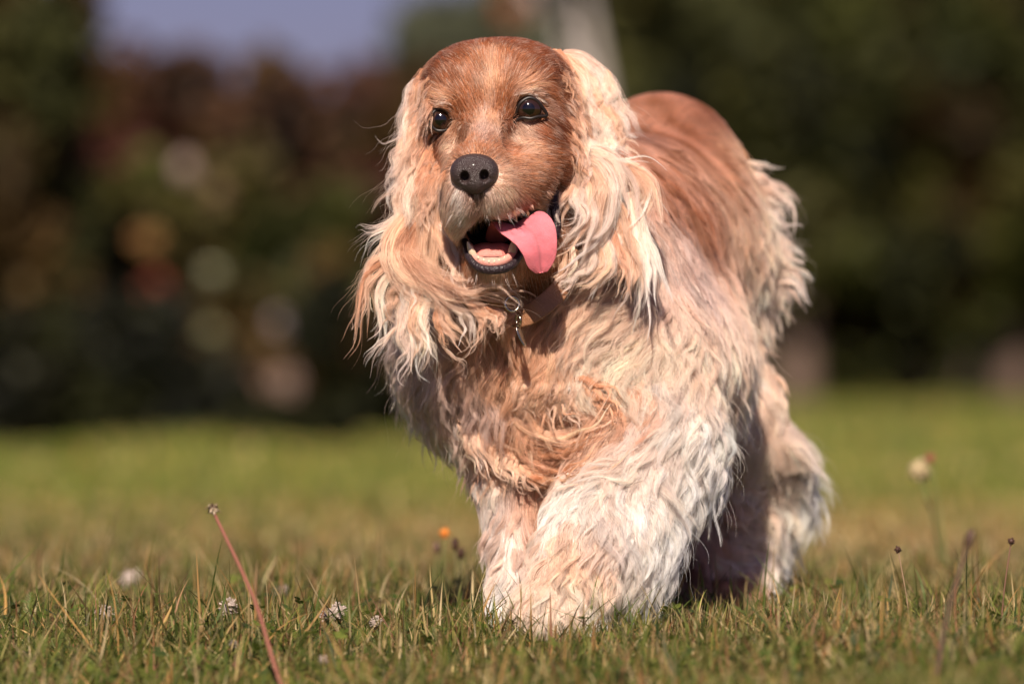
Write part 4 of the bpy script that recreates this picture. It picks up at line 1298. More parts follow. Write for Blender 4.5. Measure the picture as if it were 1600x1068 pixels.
tooth(P(740, 400, -32), P(730, 377, -34), 0.0030)
tooth(P(799, 398, -32), P(803, 372, -34), 0.0032)
for k, (x, y, yy) in enumerate([(748, 405, -40), (756, 409, -42), (764, 411, -43.5), (772, 411, -43.5), (780, 409, -42.5), (788, 405, -40)]):
    tooth(P(x, y, yy), P(x + (x - 768) * 0.04 + ((x * 7) % 5 - 2) * .4, y - 5.5 - (x * 3) % 4 * .5, yy - 1), 0.0012)
tooth(P(852, 338, 0), P(848, 322, -3), 0.0026)
# ----------------------------------------------------------------- collar
mb = MB()
cp = [P(762, 455, 90), P(768, 478, 52), P(790, 492, 24), P(820, 492, 10), P(850, 474, 6), P(876, 448, 22), P(892, 415, 60), P(896, 380, 110)]
cp = [q + np.array([0, -0.009, -0.001]) for q in cp]
add_sweep(mb, cp, [0.0078] * 8, [0.0016] * 8, [unit(a) for a in [(0, .3, 1), (.2, .3, 1), (.1, .2, 1), (-.25, .1, 1), (-.45, .1, 1), (-.7, .1, 1), (-.9, .1, .8), (-.9, .1, .8)]], seg=18, K=60, power=0.5, col=(0.5, 0.5, 0.5))
M_LEATHER = plain('collar_leather', (0.26, 0.12, 0.06), 0.6, 0.4, 0.0, bump=0.5, bscale=600, var=0.25, vscale=120)
collar = mb.build('collar', M_LEATHER, dog)
M_METAL = plain('tag_metal', (0.42, 0.38, 0.30), 0.22, 0.6, metal=1.0, var=0.2, vscale=200)


def torus(mb, c, R, r, nrm, seg=24, sg=8):
    nrm = unit(nrm)
    a = unit(np.cross(nrm, [0.3, 0.2, 1]))
    b = np.cross(nrm, a)
    th = np.linspace(0, 2 * np.pi, seg, endpoint=False)
    ph = np.linspace(0, 2 * np.pi, sg, endpoint=False)
    d = np.cos(th)[:, None] * a + np.sin(th)[:, None] * b
    V = c + d[:, None] * (R + r * np.cos(ph))[None, :, None] + nrm * (r * np.sin(ph))[None, :, None]
    i = np.arange(seg)[:, None] * sg
    i2 = ((np.arange(seg) + 1) % seg)[:, None] * sg
    j = np.arange(sg)[None]
    j2 = (j + 1) % sg
    mb.add(V.reshape(-1, 3), np.stack([i + j, i + j2, i2 + j2, i2 + j], -1).reshape(-1, 4))


mb = MB()
torus(mb, P(810, 500, -12), 0.0042, 0.0007, (1, .4, .1))
mb.build('ring', M_METAL, collar)
mb = MB()
torus(mb, P(800, 475, -14), 0.0055, 0.0011, (.3, -1, .1))
mb.build('buckle', M_METAL, collar)
mb = MB()
add_sweep(mb, [P(809, 505, -12), P(811, 514, -13), P(815, 526, -13), P(820, 538, -13), P(821, 541, -13)], [0.002, 0.0050, 0.0056, 0.0036, 0.0008], [0.0007] * 5, [(.45, 1, 0)] * 5, seg=16, K=20, power=0.7)
mb.build('name_tag', M_METAL, collar)

# ----------------------------------------------------------------- ground, grass
def ground():
    a = np.concatenate([-np.geomspace(400, 1, 22), np.linspace(-0.9, 0.9, 60), np.geomspace(1, 400, 22)])
    b = np.concatenate([-np.geomspace(60, 1.3, 10), np.linspace(-1.2, 2, 80), np.geomspace(2.1, 900, 60)])
    X, Y = np.meshgrid(a, b, indexing='ij')
    V = np.stack([X, Y, ground_z(X, Y)], -1).reshape(-1, 3)
    nb = len(b)
    i = np.arange(len(a) - 1)[:, None] * nb
    j = np.arange(nb - 1)[None]
    F = np.stack([i + j, i + nb + j, i + nb + j + 1, i + j + 1], -1).reshape(-1, 4)
    m, nt, bs = mat('meadow_soil')
    tc = nt.nodes.new('ShaderNodeTexCoord')
    n1 = nt.nodes.new('ShaderNodeTexNoise'); n1.inputs['Scale'].default_value = 0.35; n1.inputs['Detail'].default_value = 6
    n2 = nt.nodes.new('ShaderNodeTexNoise'); n2.inputs['Scale'].default_value = 9.0; n2.inputs['Detail'].default_value = 8
    r1 = nt.nodes.new('ShaderNodeValToRGB')
    r1.color_ramp.elements[0].color = (0.045, 0.060, 0.012, 1); r1.color_ramp.elements[0].position = 0.35
    r1.color_ramp.elements[1].color = (0.090, 0.105, 0.022, 1); r1.color_ramp.elements[1].position = 0.65
    r2 = nt.nodes.new('ShaderNodeValToRGB')
    r2.color_ramp.elements[0].color = (0.60, 0.60, 0.60, 1); r2.color_ramp.elements[1].color = (1.25, 1.15, 1.0, 1)
    mx = nt.nodes.new('ShaderNodeMixRGB'); mx.blend_type = 'MULTIPLY'; mx.inputs['Fac'].default_value = 1
    for n in (n1, n2): nt.links.new(tc.outputs['Object'], n.inputs['Vector'])
    nt.links.new(n1.outputs['Fac'], r1.inputs['Fac']); nt.links.new(n2.outputs['Fac'], r2.inputs['Fac'])
    nt.links.new(r1.outputs['Color'], mx.inputs['Color1']); nt.links.new(r2.outputs['Color'], mx.inputs['Color2'])
    nt.links.new(mx.outputs['Color'], bs.inputs['Base Color'])
    bs.inputs['Roughness'].default_value = 0.95
    bs.inputs['Specular IOR Level'].default_value = 0.1
    tag(link('ground', mesh_np('ground', V, F), m), kind='structure')


ground()
M_GRASS = colmat('grass_blades', 0.55, 0.3, trans=0.35)
GREENS = 0.88 * np.array([(0.090, 0.125, 0.018), (0.062, 0.095, 0.015), (0.130, 0.155, 0.028), (0.032, 0.052, 0.012), (0.18, 0.17, 0.04)])
STRAW = 0.76 * np.array([(0.46, 0.34, 0.15), (0.36, 0.25, 0.11), (0.55, 0.43, 0.23), (0.26, 0.12, 0.06), (0.42, 0.24, 0.08)])


def dry(x, y):
    """share of straw: dried patches in the lawn"""
    a = np.exp(-((y - 2.3) / 1.7) ** 2) * (0.75 - 0.35 * np.exp(-((x + 0.5) / 0.4) ** 2))
    b = 0.10 * (y < 1.0)
    return np.clip(a * 0.9 + b + 0.10 + 0.12 * np.sin(x * 5 + 1) * np.cos(y * 2.3), 0.03, 0.9)


def blades(n, x, y, h, w, K=5, lean=0.5, curl=0.6, dryf=None, base=None):
    """ribbon blades"""
    z = ground_z(x, y) if base is None else base
    h = h * np.exp(0.42 * vnoise(np.stack([x, y, 0 * x], 1), 22, 77) * (y < 1.5))
    az = rng.uniform(0, 2 * np.pi, n)
    d = np.stack([np.cos(az), np.sin(az)], 1)
    faz = rng.uniform(0, np.pi, n)
    wv = np.stack([np.cos(faz), np.sin(faz)], 1)
    t = np.linspace(0, 1, K)
    ln = np.abs(rng.normal(0, lean, n))
    cu = rng.normal(0, curl, n)
    hor = h[:, None] * (ln[:, None] * t + cu[:, None] * t ** 2 * 0.5)
    ver = h[:, None] * t * (1 - 0.25 * np.minimum(1.5, np.abs(cu))[:, None] * t)
    cx = x[:, None] + hor * d[:, :1]
    cy = y[:, None] + hor * d[:, 1:]
    cz = z[:, None] - 0.002 + ver
    ww = w[:, None] * (1 - t ** 2.2 * 0.93)
    Lp = np.stack([cx - wv[:, :1] * ww, cy - wv[:, 1:] * ww, cz], -1)
    Rp = np.stack([cx + wv[:, :1] * ww, cy + wv[:, 1:] * ww, cz], -1)
    V = np.stack([Lp, Rp], 2).reshape(-1, 3)
    b = (np.arange(n) * K * 2)[:, None]
    j = (np.arange(K - 1) * 2)[None]
    F = np.stack([b + j, b + j + 1, b + j + 3, b + j + 2], -1).reshape(-1, 4)
    df = dry(x, y) if dryf is None else dryf
    gain = 1 + np.clip((y - 1.5) / 4, 0, 1)[:, None] * np.array([0.70, 0.74, 0.30])
    isd = rng.random(n) < df
    col = np.where(isd[:, None], STRAW[rng.integers(0, len(STRAW), n)], GREENS[rng.integers(0, len(GREENS), n)])
    col = col * np.exp(rng.normal(0, 0.25, (n, 1))) * gain
    # yellowing tips are part of the blade's own colour
    tip = (rng.random(n) < 0.35)[:, None, None] * (t[None, :, None] ** 2) * 0.6
    cc3 = col[:, None] * (1 - tip) + STRAW[0] * tip
    return V, F, np.repeat(cc3, 2, 1).reshape(-1, 3)


mb = MB()
def addb(*a, **k):
    V, F, c = blades(*a, **k)
    n0_ = mb.n
    mb.V.append(V); mb.F.append(F + n0_); mb.Cc.append(c); mb.n += len(V)


n = 60000   # near turf
x = rng.uniform(-0.62, 0.62, n); y = rng.uniform(-0.9, 1.1, n)
addb(n, x, y, np.abs(rng.normal(0.010, 0.006, n)) + 0.004, rng.uniform(0.0003, 0.0009, n), lean=0.9, curl=1.2)
n = 11000    # longer blades in the turf
x = rng.uniform(-0.6, 0.6, n); y = rng.uniform(-0.5, 0.9, n)
addb(n, x, y, np.abs(rng.normal(0.017, 0.012, n)) + 0.010, rng.uniform(0.0005, 0.0012, n), K=6, lean=0.45, curl=0.7, dryf=np.full(n, 0.36))
n = 700    # scattered dry stalks
x = rng.uniform(-0.55, 0.55, n); y = rng.uniform(-0.35, 0.6, n)
addb(n, x, y, 0.022 + 0.04 * rng.random(n) ** 2, rng.uniform(0.0004, 0.0009, n), K=7, lean=0.4, curl=0.5, dryf=np.full(n, 0.8))
n = 60000   # further turf
y = 0.9 + 7 * rng.random(n) ** 1.5; x = rng.uniform(-1, 1, n) * (0.6 + 0.1 * y)
addb(n, x, y, rng.uniform(0.008, 0.024, n), rng.uniform(0.0010, 0.0025, n), K=4, lean=0.5)
n = 60000   # far turf
y = 7 + 35 * rng.random(n) ** 1.3; x = rng.uniform(-1, 1, n) * (1.3 + 0.12 * y)
addb(n, x, y, rng.uniform(0.010, 0.026, n), rng.uniform(0.005, 0.012, n), K=3, lean=0.5)
n = 9000    # rough grass along the foot of the shrubs
y = rng.uniform(8.5, 11.5, n); x = rng.uniform(-1.7, 0.2, n)
addb(n, x, y, 0.02 + 0.06 * rng.random(n) ** 2 * (0.5 + 0.5 * np.sin(x * 7 + 1)), rng.uniform(0.003, 0.007, n), K=4, lean=0.4)
n = 700     # longer blades in front of the paws
x = rng.uniform(-0.06, 0.27, n); y = rng.uniform(-0.20, -0.02, n)
addb(n, x, y, rng.uniform(0.018, 0.042, n), rng.uniform(0.0005, 0.0010, n), K=7, lean=0.4, curl=0.7, dryf=np.full(n, 0.35))
# yarrow-like feathery leaves and clover among the blades
nl = 300
for _ in range(nl):
    x0, y0 = rng.uniform(-0.55, 0.55), rng.uniform(-0.5, 0.4)
    z0 = float(ground_z(x0, y0))
    az = rng.uniform(0, 6.28)
    Lf = rng.uniform(0.008, 0.026)
    el = rng.uniform(0.4, 1.2)
    d = np.array([math.cos(az) * math.cos(el), math.sin(az) * math.cos(el), math.sin(el)])
    s = unit(np.cross(d, [0, 0, 1.0]))
    u = np.cross(s, d)
    g = GREENS[rng.integers(0, 4)] * rng.uniform(0.8, 1.6)
    m_ = 9
    o = np.array([x0, y0, z0 + 0.004])
    VV = [o - s * 0.0003, o + s * 0.0003, o + d * Lf + s * 0.0002, o + d * Lf - s * 0.0002]
    FF = [[0, 1, 2, 3]]
    for k_i in range(m_):
        t_ = 0.2 + 0.8 * k_i / m_
        for sg in (-1, 1):
            c_ = o + d * Lf * t_
            e_ = c_ + (s * sg + d * 0.7) * Lf * 0.22 * math.sin(math.pi * (0.15 + 0.8 * t_)) + u * Lf * 0.04
            b_ = len(VV)
            VV += [c_ - d * 0.0006, c_ + d * 0.0006, e_ + d * 0.0003, e_ - d * 0.0003]
            FF.append([b_, b_ + 1, b_ + 2, b_ + 3])
    mb.add(VV, FF, g)
for _ in range(700):
    x0, y0 = rng.uniform(-0.55, 0.55), rng.uniform(-0.55, 0.5)
    z0 = float(ground_z(x0, y0)) + rng.uniform(0.006, 0.022)
    R_ = rng.uniform(0.003, 0.006)
    g = GREENS[rng.integers(0, 4)] * rng.uniform(0.8, 1.4)
    til = rng.uniform(-0.6, 0.6, 2)
    for q in range(3):
        a_ = q * 2.094 + rng.uniform(-.2, .2)
        VV = [np.array([x0, y0, z0])]
        for k_i in range(7):
            b_ = a_ + (k_i - 3) * 0.30
            rr = R_ * (1.0 if abs(k_i - 3) < 3 else 0.7)
            dx, dy = rr * math.cos(b_), rr * math.sin(b_)
            VV.append(np.array([x0 + dx, y0 + dy, z0 + dx * til[0] + dy * til[1]]))
        mb.add(VV, [[0, k_i, k_i + 1] for k_i in range(1, 7)], g)
tag(mb.build('grass', M_GRASS, smooth=False), 'short meadow grass with green and straw blades, feathery leaves and clover', 'grass', kind='stuff')

# ----------------------------------------------------------------- single plants in the meadow
M_STEM = colmat('stems', 0.5, 0.35, trans=0.1)


def stem_obj(root, path, r0, r1, col):
    mb = MB()
    tube(mb, path, r0, r1, seg=10, K=24, col=col)
    return mb.build('stem', M_STEM, root)


def on_ground(px, Ymm):
    q = P(px, 900, Ymm)
    return np.array([q[0], q[1], float(ground_z(q[0], q[1])) - 0.003])


# tall dandelion stalk without seeds
b0 = on_ground(449, -390)
root = tag(empty('dandelion', b0), 'tall leaning red dandelion stalk with a bare dry head, left of the dog', 'dandelion')
top = P(334, 800, -200)
stem_obj(root, [b0, b0 * .75 + top * .25 + np.array([0.002, 0, 0]), b0 * .45 + top * .55 + np.array([0.0050, 0, 0]), top], 0.0018, 0.0012, (0.24, 0.095, 0.065))
mb = MB()
V, F, _ = uv_sphere(top + np.array([-0.0006, 0, 0.002]), 0.0034, 16, 12)
mb.add(V, F, (0.30, 0.22, 0.14))
for k in range(26):
    a_ = rng.uniform(0, 6.28); e_ = rng.uniform(-0.9, 0.9)
    d = np.array([math.cos(a_) * math.cos(e_), math.sin(a_) * math.cos(e_), math.sin(e_) * 0.8 + 0.2])
    c_ = top + np.array([-0.0006, 0, 0.002])
    Lb = rng.uniform(0.0050, 0.0082)
    add_sweep(mb, [c_ + d * 0.0015, c_ + d * Lb * .7 + np.array([0, 0, 0.0005]), c_ + d * Lb + np.array([0, 0, -0.0008])], [0.0011, 0.0009, 0.0003], [0.0002] * 3,
              [unit(np.cross(d, [0.1, 0.2, 1]))] * 3, seg=6, K=6, col=(0.50, 0.40, 0.28) if k % 3 else (0.16, 0.09, 0.06))
mb.build('seed_head', M_STEM, root)


def seed_plant(name, label, cat, px, py, bx, Ymm, r, col, scol, sr=0.0008, rough_n=30, group=None, elong=1.0, tipY=None):
    b = on_ground(bx, Ymm)
    t = P(px, py, Ymm if tipY is None else tipY)
    root = tag(empty(name, b), label, cat, group)
    m1 = b * .5 + t * .5 + np.array([(t[0] - b[0]) * -0.12, 0, 0])
    stem_obj(root, [b, m1, t], sr, sr * 0.7, scol)
    mb = MB()
    dirv = unit(t - m1)
    V, F, _ = uv_sphere(np.zeros(3), r * 0.8, 16, 12)
    V = V + dirv * (V @ dirv)[:, None] * (elong - 1)
    mb.add(V + t, F, col)
    for k in range(rough_n):
        d = unit(rng.normal(size=3))
        s = t + dirv * (d @ dirv) * r * 0.8 * (elong - 1)
        add_sweep(mb, [s + d * r * 0.6, s + d * r * 0.95, s + d * r * 1.12], [r * .22, r * .22, r * .03], [r * 0.08] * 3, [unit(np.cross(d, [0.1, 0.2, 1]))] * 3, seg=5, K=4,
                  col=np.array(col) * rng.uniform(0.6, 1.6))
    mb.build('flower_head', M_STEM, root)
    return root


BR = (0.060, 0.028, 0.018)
seed_plant('plantain', 'small round dark brown seed head on a thin straight stem, right of the dog', 'seed head', 1403, 858, 1425, -60, 0.0028, BR, (0.30, 0.20, 0.12), 0.0006)
seed_plant('plantain', 'small dark seed head at the right edge of the photo', 'seed head', 1580, 845, 1562, -90, 0.0028, BR, (0.20, 0.10, 0.07), 0.0006)
seed_plant('plantain', 'blurred brown curved seed head on a thick stalk, between the two small dark seed heads', 'seed head', 1515, 842, 1462, -560, 0.0036, (0.09, 0.05, 0.035), (0.11, 0.065, 0.05), 0.0016, elong=2.2)
seed_plant('wildflower', 'tall pale blurred flower on a green stem far right', 'flower', 1436, 735, 1478, 1000, 0.011, (0.42, 0.33, 0.18), (0.17, 0.19, 0.06), 0.0022)
seed_plant('wildflower', 'small reddish blurred bud beside the tall pale flower', 'flower', 1453, 715, 1482, 950, 0.005, (0.28, 0.10, 0.06), (0.17, 0.19, 0.06), 0.0012)
seed_plant('wildflower', 'small orange blurred flower behind the grass, left of the dog', 'flower', 695, 832, 690, 600, 0.0045, (0.75, 0.24, 0.03), (0.16, 0.18, 0.06), 0.0012)
seed_plant('plantain', 'dark brown bud closest below the orange flower', 'seed head', 682, 855, 680, 620, 0.004, (0.12, 0.07, 0.05), (0.2, 0.2, 0.08), 0.001, elong=1.4)
seed_plant('plantain', 'upper dark bud of the pair right of the orange flower', 'seed head', 711, 849, 714, 480, 0.0036, BR, (0.16, 0.15, 0.07), 0.001, elong=1.8)
seed_plant('plantain', 'lower dark bud of the pair right of the orange flower', 'seed head', 720, 864, 718, 470, 0.0036, BR, (0.16, 0.15, 0.07), 0.001, elong=1.6)
seed_plant('plantain', 'small dark maroon bud in the grass at far left', 'seed head', 118, 976, 120, 100, 0.0028, (0.06, 0.015, 0.012), (0.14, 0.14, 0.06), 0.0007, elong=1.5)
PALE = (0.32, 0.26, 0.22)
for px, py, Y, r, lb in [(205, 905, 1150, 0.010, 'pale round blurred clover blossom, highest and farthest at the left'),
                         (165, 960, 520, 0.008, 'round pale clover blossom low at the left, right of the maroon bud'),
                         (358, 950, 480, 0.008, 'faint pale clover blossom beside the red dandelion stalk'),
                         (527, 955, 330, 0.007, 'bright white ragged clover blossom midway between dandelion and dog'),
                         (510, 962, 350, 0.005, 'smaller white clover blossom touching the bright ragged one'),
                         (588, 972, 300, 0.005, 'little white clover blossom right of the bright ragged one'),
                         (440, 925, 900, 0.007, 'dim pale clover blossom above the grass, right of the dandelion'),
                         (365, 1005, 0, 0.0035, 'tiny white clover blossom in the grass left of the dandelion base'),
                         (505, 1030, -60, 0.0035, 'tiny bluish white clover blossom deep in the grass right of the dandelion'),
                         (250, 1015, 0, 0.0040, 'dark withered clover blossom in the grass at the left')]:
    zh = 0.015 if r > 0.0045 else 0.010
    Yv = 0.0
    for _ in range(30):
        g_ = float(ground_z(P(px, py, Yv * 1000)[0], Yv))
        Yv = 0.5 * Yv + 0.5 * ((0.19 - g_ - zh) * FPX / (py - 590) - 4.3)
    Y = Yv * 1000
    colr = PALE if 'dark' not in lb else (0.07, 0.04, 0.03)
    seed_plant('clover', lb, 'clover', px, py, px + 3, Y, r, colr, (0.13, 0.15, 0.05), 0.0009, rough_n=46)
# single conspicuous blades
for px, py, bx, by, Y, w_, lb in [(275, 932, 240, 1055, -120, 0.0016, 'thick straw-yellow blade leaning right, left of the dandelion'), (198, 1010, 186, 1062, -200, 0.0011, 'short pale straw blade at lower left with a bright tip'),
                              (1313, 918, 1290, 1010, -40, 0.0014, 'orange tipped green blade right of the dog'), (15, 975, 60, 1040, -60, 0.0010, 'thin yellow blade leaning left at the left edge'),
                              (742, 955, 770, 1000, -40, 0.0011, 'pale dry blade pointing at the front paw from the left'), (1208, 905, 1225, 985, -30, 0.0009, 'pale thin blade leaning left in front of the hind paw')]:
    mb = MB()
    b = on_ground(bx, Y); t = P(px, py, Y)
    add_sweep(mb, [b, b * .6 + t * .4 + np.array([0.001, 0, 0.002]), t], [w_, w_ * .9, w_ * 0.1], [0.0002] * 3, [(1, .3, 0)] * 3, seg=6, K=14, col=(0.46, 0.30, 0.11) if 'green' not in lb else (0.30, 0.20, 0.06))
    tag(mb.build('grass_blade', M_STEM), lb, 'grass blade')

# ----------------------------------------------------------------- trees and shrubs behind
M_LEAF = colmat('leaves', 0.6, 0.15, trans=0.12)
M_BARK = colmat('bark', 0.9, 0.1, bump=0.8, bscale=30)


def leafcloud(c, r, n, size, cols, clumps=26, shell=0.5):
    """n leaf quads spread in clumps through an ellipsoid crown"""
    c = np.array(c, float); r = np.array(r, float)
    d = unit(rng.normal(size=(clumps, 3)))
    cc = c + d * r * (rng.random((clumps, 1)) ** 0.45) * 0.85
    cr = rng.uniform(0.22, 0.42, clumps)
    k = rng.integers(0, clumps, n)
    p = cc[k] + unit(rng.normal(size=(n, 3))) * (rng.random((n, 1)) ** 0.6) * cr[k][:, None] * r.min() * 1.25
    p[:, 2] = np.maximum(p[:, 2], 0.03)
    a = unit(rng.normal(size=(n, 3)))
    b = unit(np.cross(a, rng.normal(size=(n, 3))))
    s = size * rng.uniform(0.6, 1.4, (n, 1))
    V = np.stack([p - a * s, p + b * s * 0.5, p + a * s, p - b * s * 0.5], 1).reshape(-1, 3)
    F = np.arange(n * 4).reshape(-1, 4)
    cols = np.array(cols)
    col = cols[rng.integers(0, len(cols), clumps)][k] * np.exp(rng.normal(0, 0.25, (n, 1)))
    return V, F, np.repeat(col, 4, 0)


def tree(name, label, cat, px, Y, crown, h0, trunk_r, leafcols, n=5000, size=0.04, group=None, barkcol=(0.10, 0.07, 0.05), clusters=(), lean=0.0, base_px=None):
    """crown = list of (px, py, rx_m, ry_m, rz_m)"""
    b = on_ground(px if base_px is None else base_px, Y)
    root = tag(empty(name, b), label, cat, group)
    mb = MB()
    cs = [P(q[0], q[1], Y) for q in crown]
    topc = max(cs, key=lambda v: v[2])
    mid = np.array([b[0] + lean * 0.5, b[1], b[2] + h0])
    tube(mb, [b, b * .5 + mid * .5, mid, mid * .4 + topc * .6], trunk_r, trunk_r * 0.35, seg=12, K=16, col=barkcol)
    for c_ in cs:
        for _ in range(5):
            e = c_ + rng.normal(0, 0.3, 3) * np.array([crown[0][2], crown[0][3], crown[0][4]]) * 0.8
            s = mid * 0.7 + b * 0.3 + (topc - mid) * rng.uniform(0, 0.4)
            tube(mb, [s, s * .5 + e * .5 + np.array([0, 0, 0.05]), e], trunk_r * 0.4, trunk_r * 0.08, seg=6, K=8, col=barkcol)
    mb.build('trunk', M_BARK, root)
    mb = MB()
    for q, c_ in zip(crown, cs):
        V, F, col = leafcloud(c_, q[2:5], n, size, leafcols)
        n0_ = mb.n
        mb.V.append(V); mb.F.append(F + n0_); mb.Cc.append(col); mb.n += len(V)
    mb.build('crown', M_LEAF, root, smooth=False)
    for (cx, cy, cr, cc_, dY) in clusters:
        mb = MB()
        V, F, col = leafcloud(P(cx, cy, Y + dY), (cr * .74, cr * .74, cr * .74), 420, cr * 0.26, [np.array(cc_) * .7], clumps=14)
        mb.V.append(V); mb.F.append(F); mb.Cc.append(col); mb.n += len(V)
        mb.build('leaf_cluster', M_LEAF, root, smooth=False)
    return root


DG = [tuple(np.array(v_) * 0.68) for v_ in [(0.030, 0.036, 0.008), (0.055, 0.060, 0.012), (0.014, 0.016, 0.006), (0.075, 0.070, 0.014)]]
OG = [tuple(np.array(v_) * 0.68) for v_ in [(0.090, 0.088, 0.026), (0.060, 0.064, 0.020), (0.110, 0.100, 0.030)]]
RD = [tuple(np.array(v_) * 0.68) for v_ in [(0.085, 0.030, 0.020), (0.055, 0.024, 0.015), (0.100, 0.048, 0.022), (0.035, 0.018, 0.010)]]
BW = [tuple(np.array(v_) * 0.68) for v_ in [(0.080, 0.046, 0.014), (0.050, 0.032, 0.012), (0.100, 0.062, 0.018)]]
GG = [tuple(np.array(v_) * 0.68) for v_ in [(0.12, 0.13, 0.08), (0.09, 0.10, 0.06)]]
BK = [(0.008, 0.009, 0.005), (0.014, 0.014, 0.006)]  # near-black leaf colour standing in for deep shade among the bushes
G1 = 'shrubs and small trees behind the meadow at the left'
G2 = 'trees behind the meadow at the right'
Y1 = 14500
tree('shrub', 'dark red leaved shrub with the tallest rounded top against the sky', 'shrub', 270, Y1, [(250, 260, .42, .4, .38), (360, 250, .36, .4, .30), (170, 330, .36, .4, .36)], 0.4, 0.03, RD, group=G1)
tree('shrub', 'reddish brown shrub just left of the dog\'s head', 'shrub', 500, Y1 + 900, [(470, 240, .36, .4, .34), (570, 270, .34, .4, .38)], 0.4, 0.03, RD + BW, group=G1)
tree('shrub', 'dark green bush in the middle left with pale, yellow and red leaf clusters added for round spots of light', 'shrub', 300, Y1 - 600,
     [(260, 430, .48, .4, .34), (400, 440, .42, .4, .38), (160, 450, .36, .4, .34)], 0.3, 0.03, DG + [(0.05, 0.04, 0.012)], group=G1,
     clusters=[(287, 265, .045, (0.85, 0.66, 0.58), -750), (230, 375, .050, (0.60, 0.34, 0.13), -750), (245, 455, .060, (0.42, 0.11, 0.07), -750), (330, 430, .040, (0.55, 0.55, 0.36), -750),  # bright leaf clusters added to blur into round spots of light
               (435, 505, .038, (0.60, 0.50, 0.50), -750), (330, 518, .036, (0.40, 0.40, 0.22), -750), (105, 270, .055, (0.42, 0.26, 0.22), -750), (340, 300, .045, (0.36, 0.24, 0.14), -750)])
tree('shrub', 'dark green bush at the left edge under the tall tree', 'shrub', 60, Y1 - 300, [(60, 440, .42, .4, .40), (30, 560, .3, .4, .22)], 0.3, 0.03, DG, group=G1)
tree('shrub', 'low green and brown bush with pale beige leaf clusters at the meadow edge', 'shrub', 470, Y1 - 1100,
     [(520, 520, .36, .4, .24), (420, 570, .36, .4, .18), (600, 590, .30, .4, .16), (260, 560, .3, .3, .16)], 0.2, 0.03, DG + BW, group=G1,
     clusters=[(400, 615, .070, (0.42, 0.27, 0.20), -600), (385, 665, .060, (0.36, 0.25, 0.18), -600), (440, 600, .055, (0.45, 0.32, 0.26), -600), (350, 700, .045, (0.40, 0.26, 0.16), -650)])
tree('tree', 'olive brown tree at the left edge with a thick pale brown trunk', 'tree', 0, Y1 - 1500, [(20, 100, .30, .4, .55), (-10, 300, .28, .4, .4), (30, 430, .2, .3, .3)], 0.5, 0.07, OG + BW, group=G1, barkcol=(0.060, 0.038, 0.028), base_px=15)
tree('tree', 'grey green tree rising behind the dog\'s head', 'tree', 700, 26000, [(690, 130, .40, .5, .55), (760, 90, .42, .5, .5), (680, 350, .6, .5, .6), (830, 250, .5, .5, .6)], 1.0, 0.08, GG, group=G1, size=0.05, clusters=[(800, 12, .10, (0.60, 0.24, 0.12), -800)])
tree('shrub', 'low nearly black shrub added for the deep shade at the foot of the green bushes', 'shrub', 190, 10600, [(90, 600, .24, .3, .18), (210, 590, .26, .3, .20), (305, 650, .20, .3, .12), (20, 660, .2, .3, .09), (400, 668, .16, .2, .06), (500, 662, .14, .2, .05)], 0.1, 0.02, BK + [(0.022, 0.024, 0.008)], group=G1)
bt = tree('birch_tree', 'pale birch leaning behind the dog\'s head at the top of the photo', 'tree', 960, 30000, [(800, -160, .7, .6, .5)], 1.2, 0.17, GG, group=G1, barkcol=(0.40, 0.36, 0.33), base_px=1010, lean=-0.30)
Y2 = 31000
tree('tree', 'olive tree right behind the dog\'s back', 'tree', 1040, Y2, [(1000, 150, .9, .8, .9), (1080, 350, .9, .8, .8), (950, 420, .9, .8, .7), (1010, -60, .9, .8, .7)], 1.0, 0.12, OG, n=6000, size=.06, group=G2)
tree('tree', 'dark green tree with the thick pale trunk beside the dog\'s haunch', 'tree', 1245, Y2 - 1500, [(1240, 120, .8, .8, .9), (1260, 360, .9, .8, .6), (1160, 250, .8, .8, .8)], 0.8, 0.13, DG + OG, n=6000, size=.06, group=G2, barkcol=(0.13, 0.09, 0.07))
tree('tree', 'dark brown green tree second from the right', 'tree', 1430, Y2, [(1420, 100, .9, .8, .9), (1400, 380, .9, .8, .6), (1330, 420, .7, .8, .5), (1480, 250, .7, .7, .6)], 0.8, 0.11, DG + BW, n=6000, size=.06, group=G2, barkcol=(0.09, 0.06, 0.05))
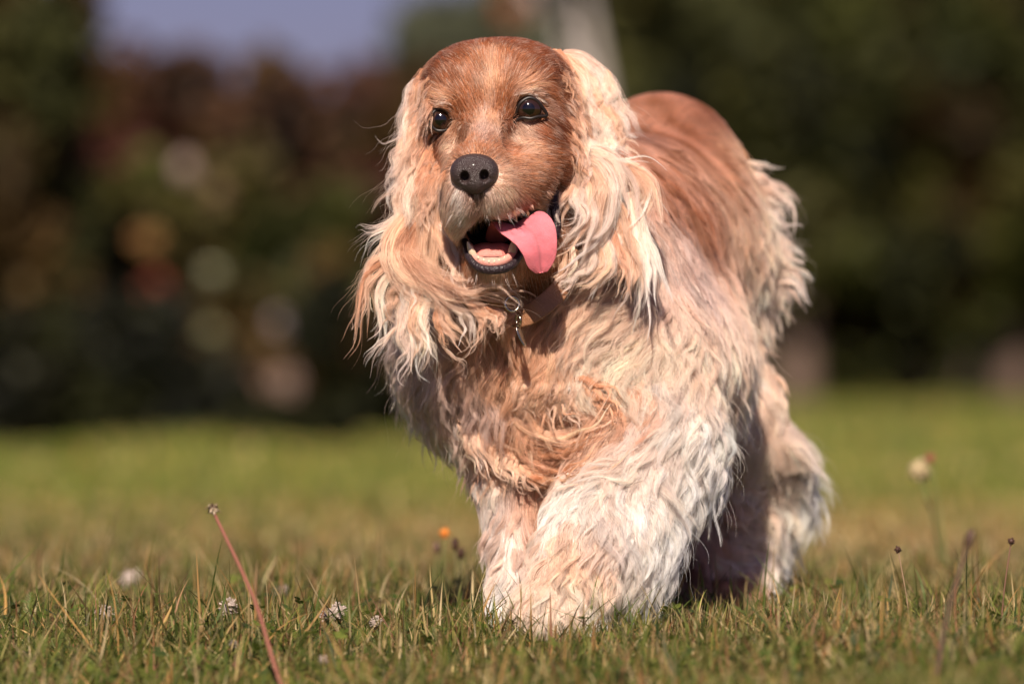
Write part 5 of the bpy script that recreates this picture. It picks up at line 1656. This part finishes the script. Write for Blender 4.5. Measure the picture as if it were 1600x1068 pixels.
tree('tree', 'brown leaved tree at the right edge with a pale trunk', 'tree', 1585, Y2 - 800, [(1580, 80, .9, .8, 1.0), (1600, 340, .9, .8, .7), (1530, 420, .6, .7, .4)], 0.8, 0.12, BW + DG, n=6000, size=.06, group=G2, barkcol=(0.11, 0.075, 0.060))
# dark hedges added to put darkness behind the plants and close the view
for (x0, x1, top, Y, cols, lb) in [(-3600, 760, 330, 21500, BK, 'dark low hedge added behind the shrubs at the left to stand in for shade'), (880, 4600, -150, 36000, DG, 'tall dark hedge added behind the trees at the right for darkness')]:
    mid = on_ground((x0 + x1) / 2, Y)
    root = tag(empty('hedge', mid), lb, 'hedge')  # both hedges are added, standing in for shade and darkness
    a_, b_ = P(x0, top, Y), P(x1, top, Y)
    n = 80000
    q = np.stack([rng.uniform(a_[0], b_[0], n), Y / 1000 + rng.uniform(-.5, .5, n), rng.uniform(0, 1, n) * (a_[2] + 0.10 * np.sin(np.arange(n) * 0.0))], 1)
    q[:, 2] += 0.12 * np.sin(q[:, 0] * 4) * (q[:, 2] / max(a_[2], .1))
    a3 = unit(rng.normal(size=(n, 3))); b3 = unit(np.cross(a3, rng.normal(size=(n, 3))))
    s = 0.07 * rng.uniform(.6, 1.4, (n, 1))
    V = np.stack([q - a3 * s, q + b3 * s * .7, q + a3 * s, q - b3 * s * .7], 1).reshape(-1, 3)
    cc3 = np.repeat(np.array(cols)[rng.integers(0, len(cols), n)] * np.exp(rng.normal(0, .25, (n, 1))), 4, 0)
    mb = MB(); mb.V.append(V); mb.F.append(np.arange(n * 4).reshape(-1, 4)); mb.Cc.append(cc3); mb.n = len(V)
    mb.build('foliage', M_LEAF, root, smooth=False)
    mb = MB()
    for i in range(30):
        xx = a_[0] + (b_[0] - a_[0]) * (i + .5) / 30
        bb = np.array([xx, Y / 1000, 0.0])
        tube(mb, [bb, bb + [0.03, 0, a_[2] * .4], bb + [0, 0, a_[2] * .8]], 0.04, 0.015, seg=6, K=6, col=(0.05, 0.035, 0.025))
    mb.build('stems', M_BARK, root)
print('built')
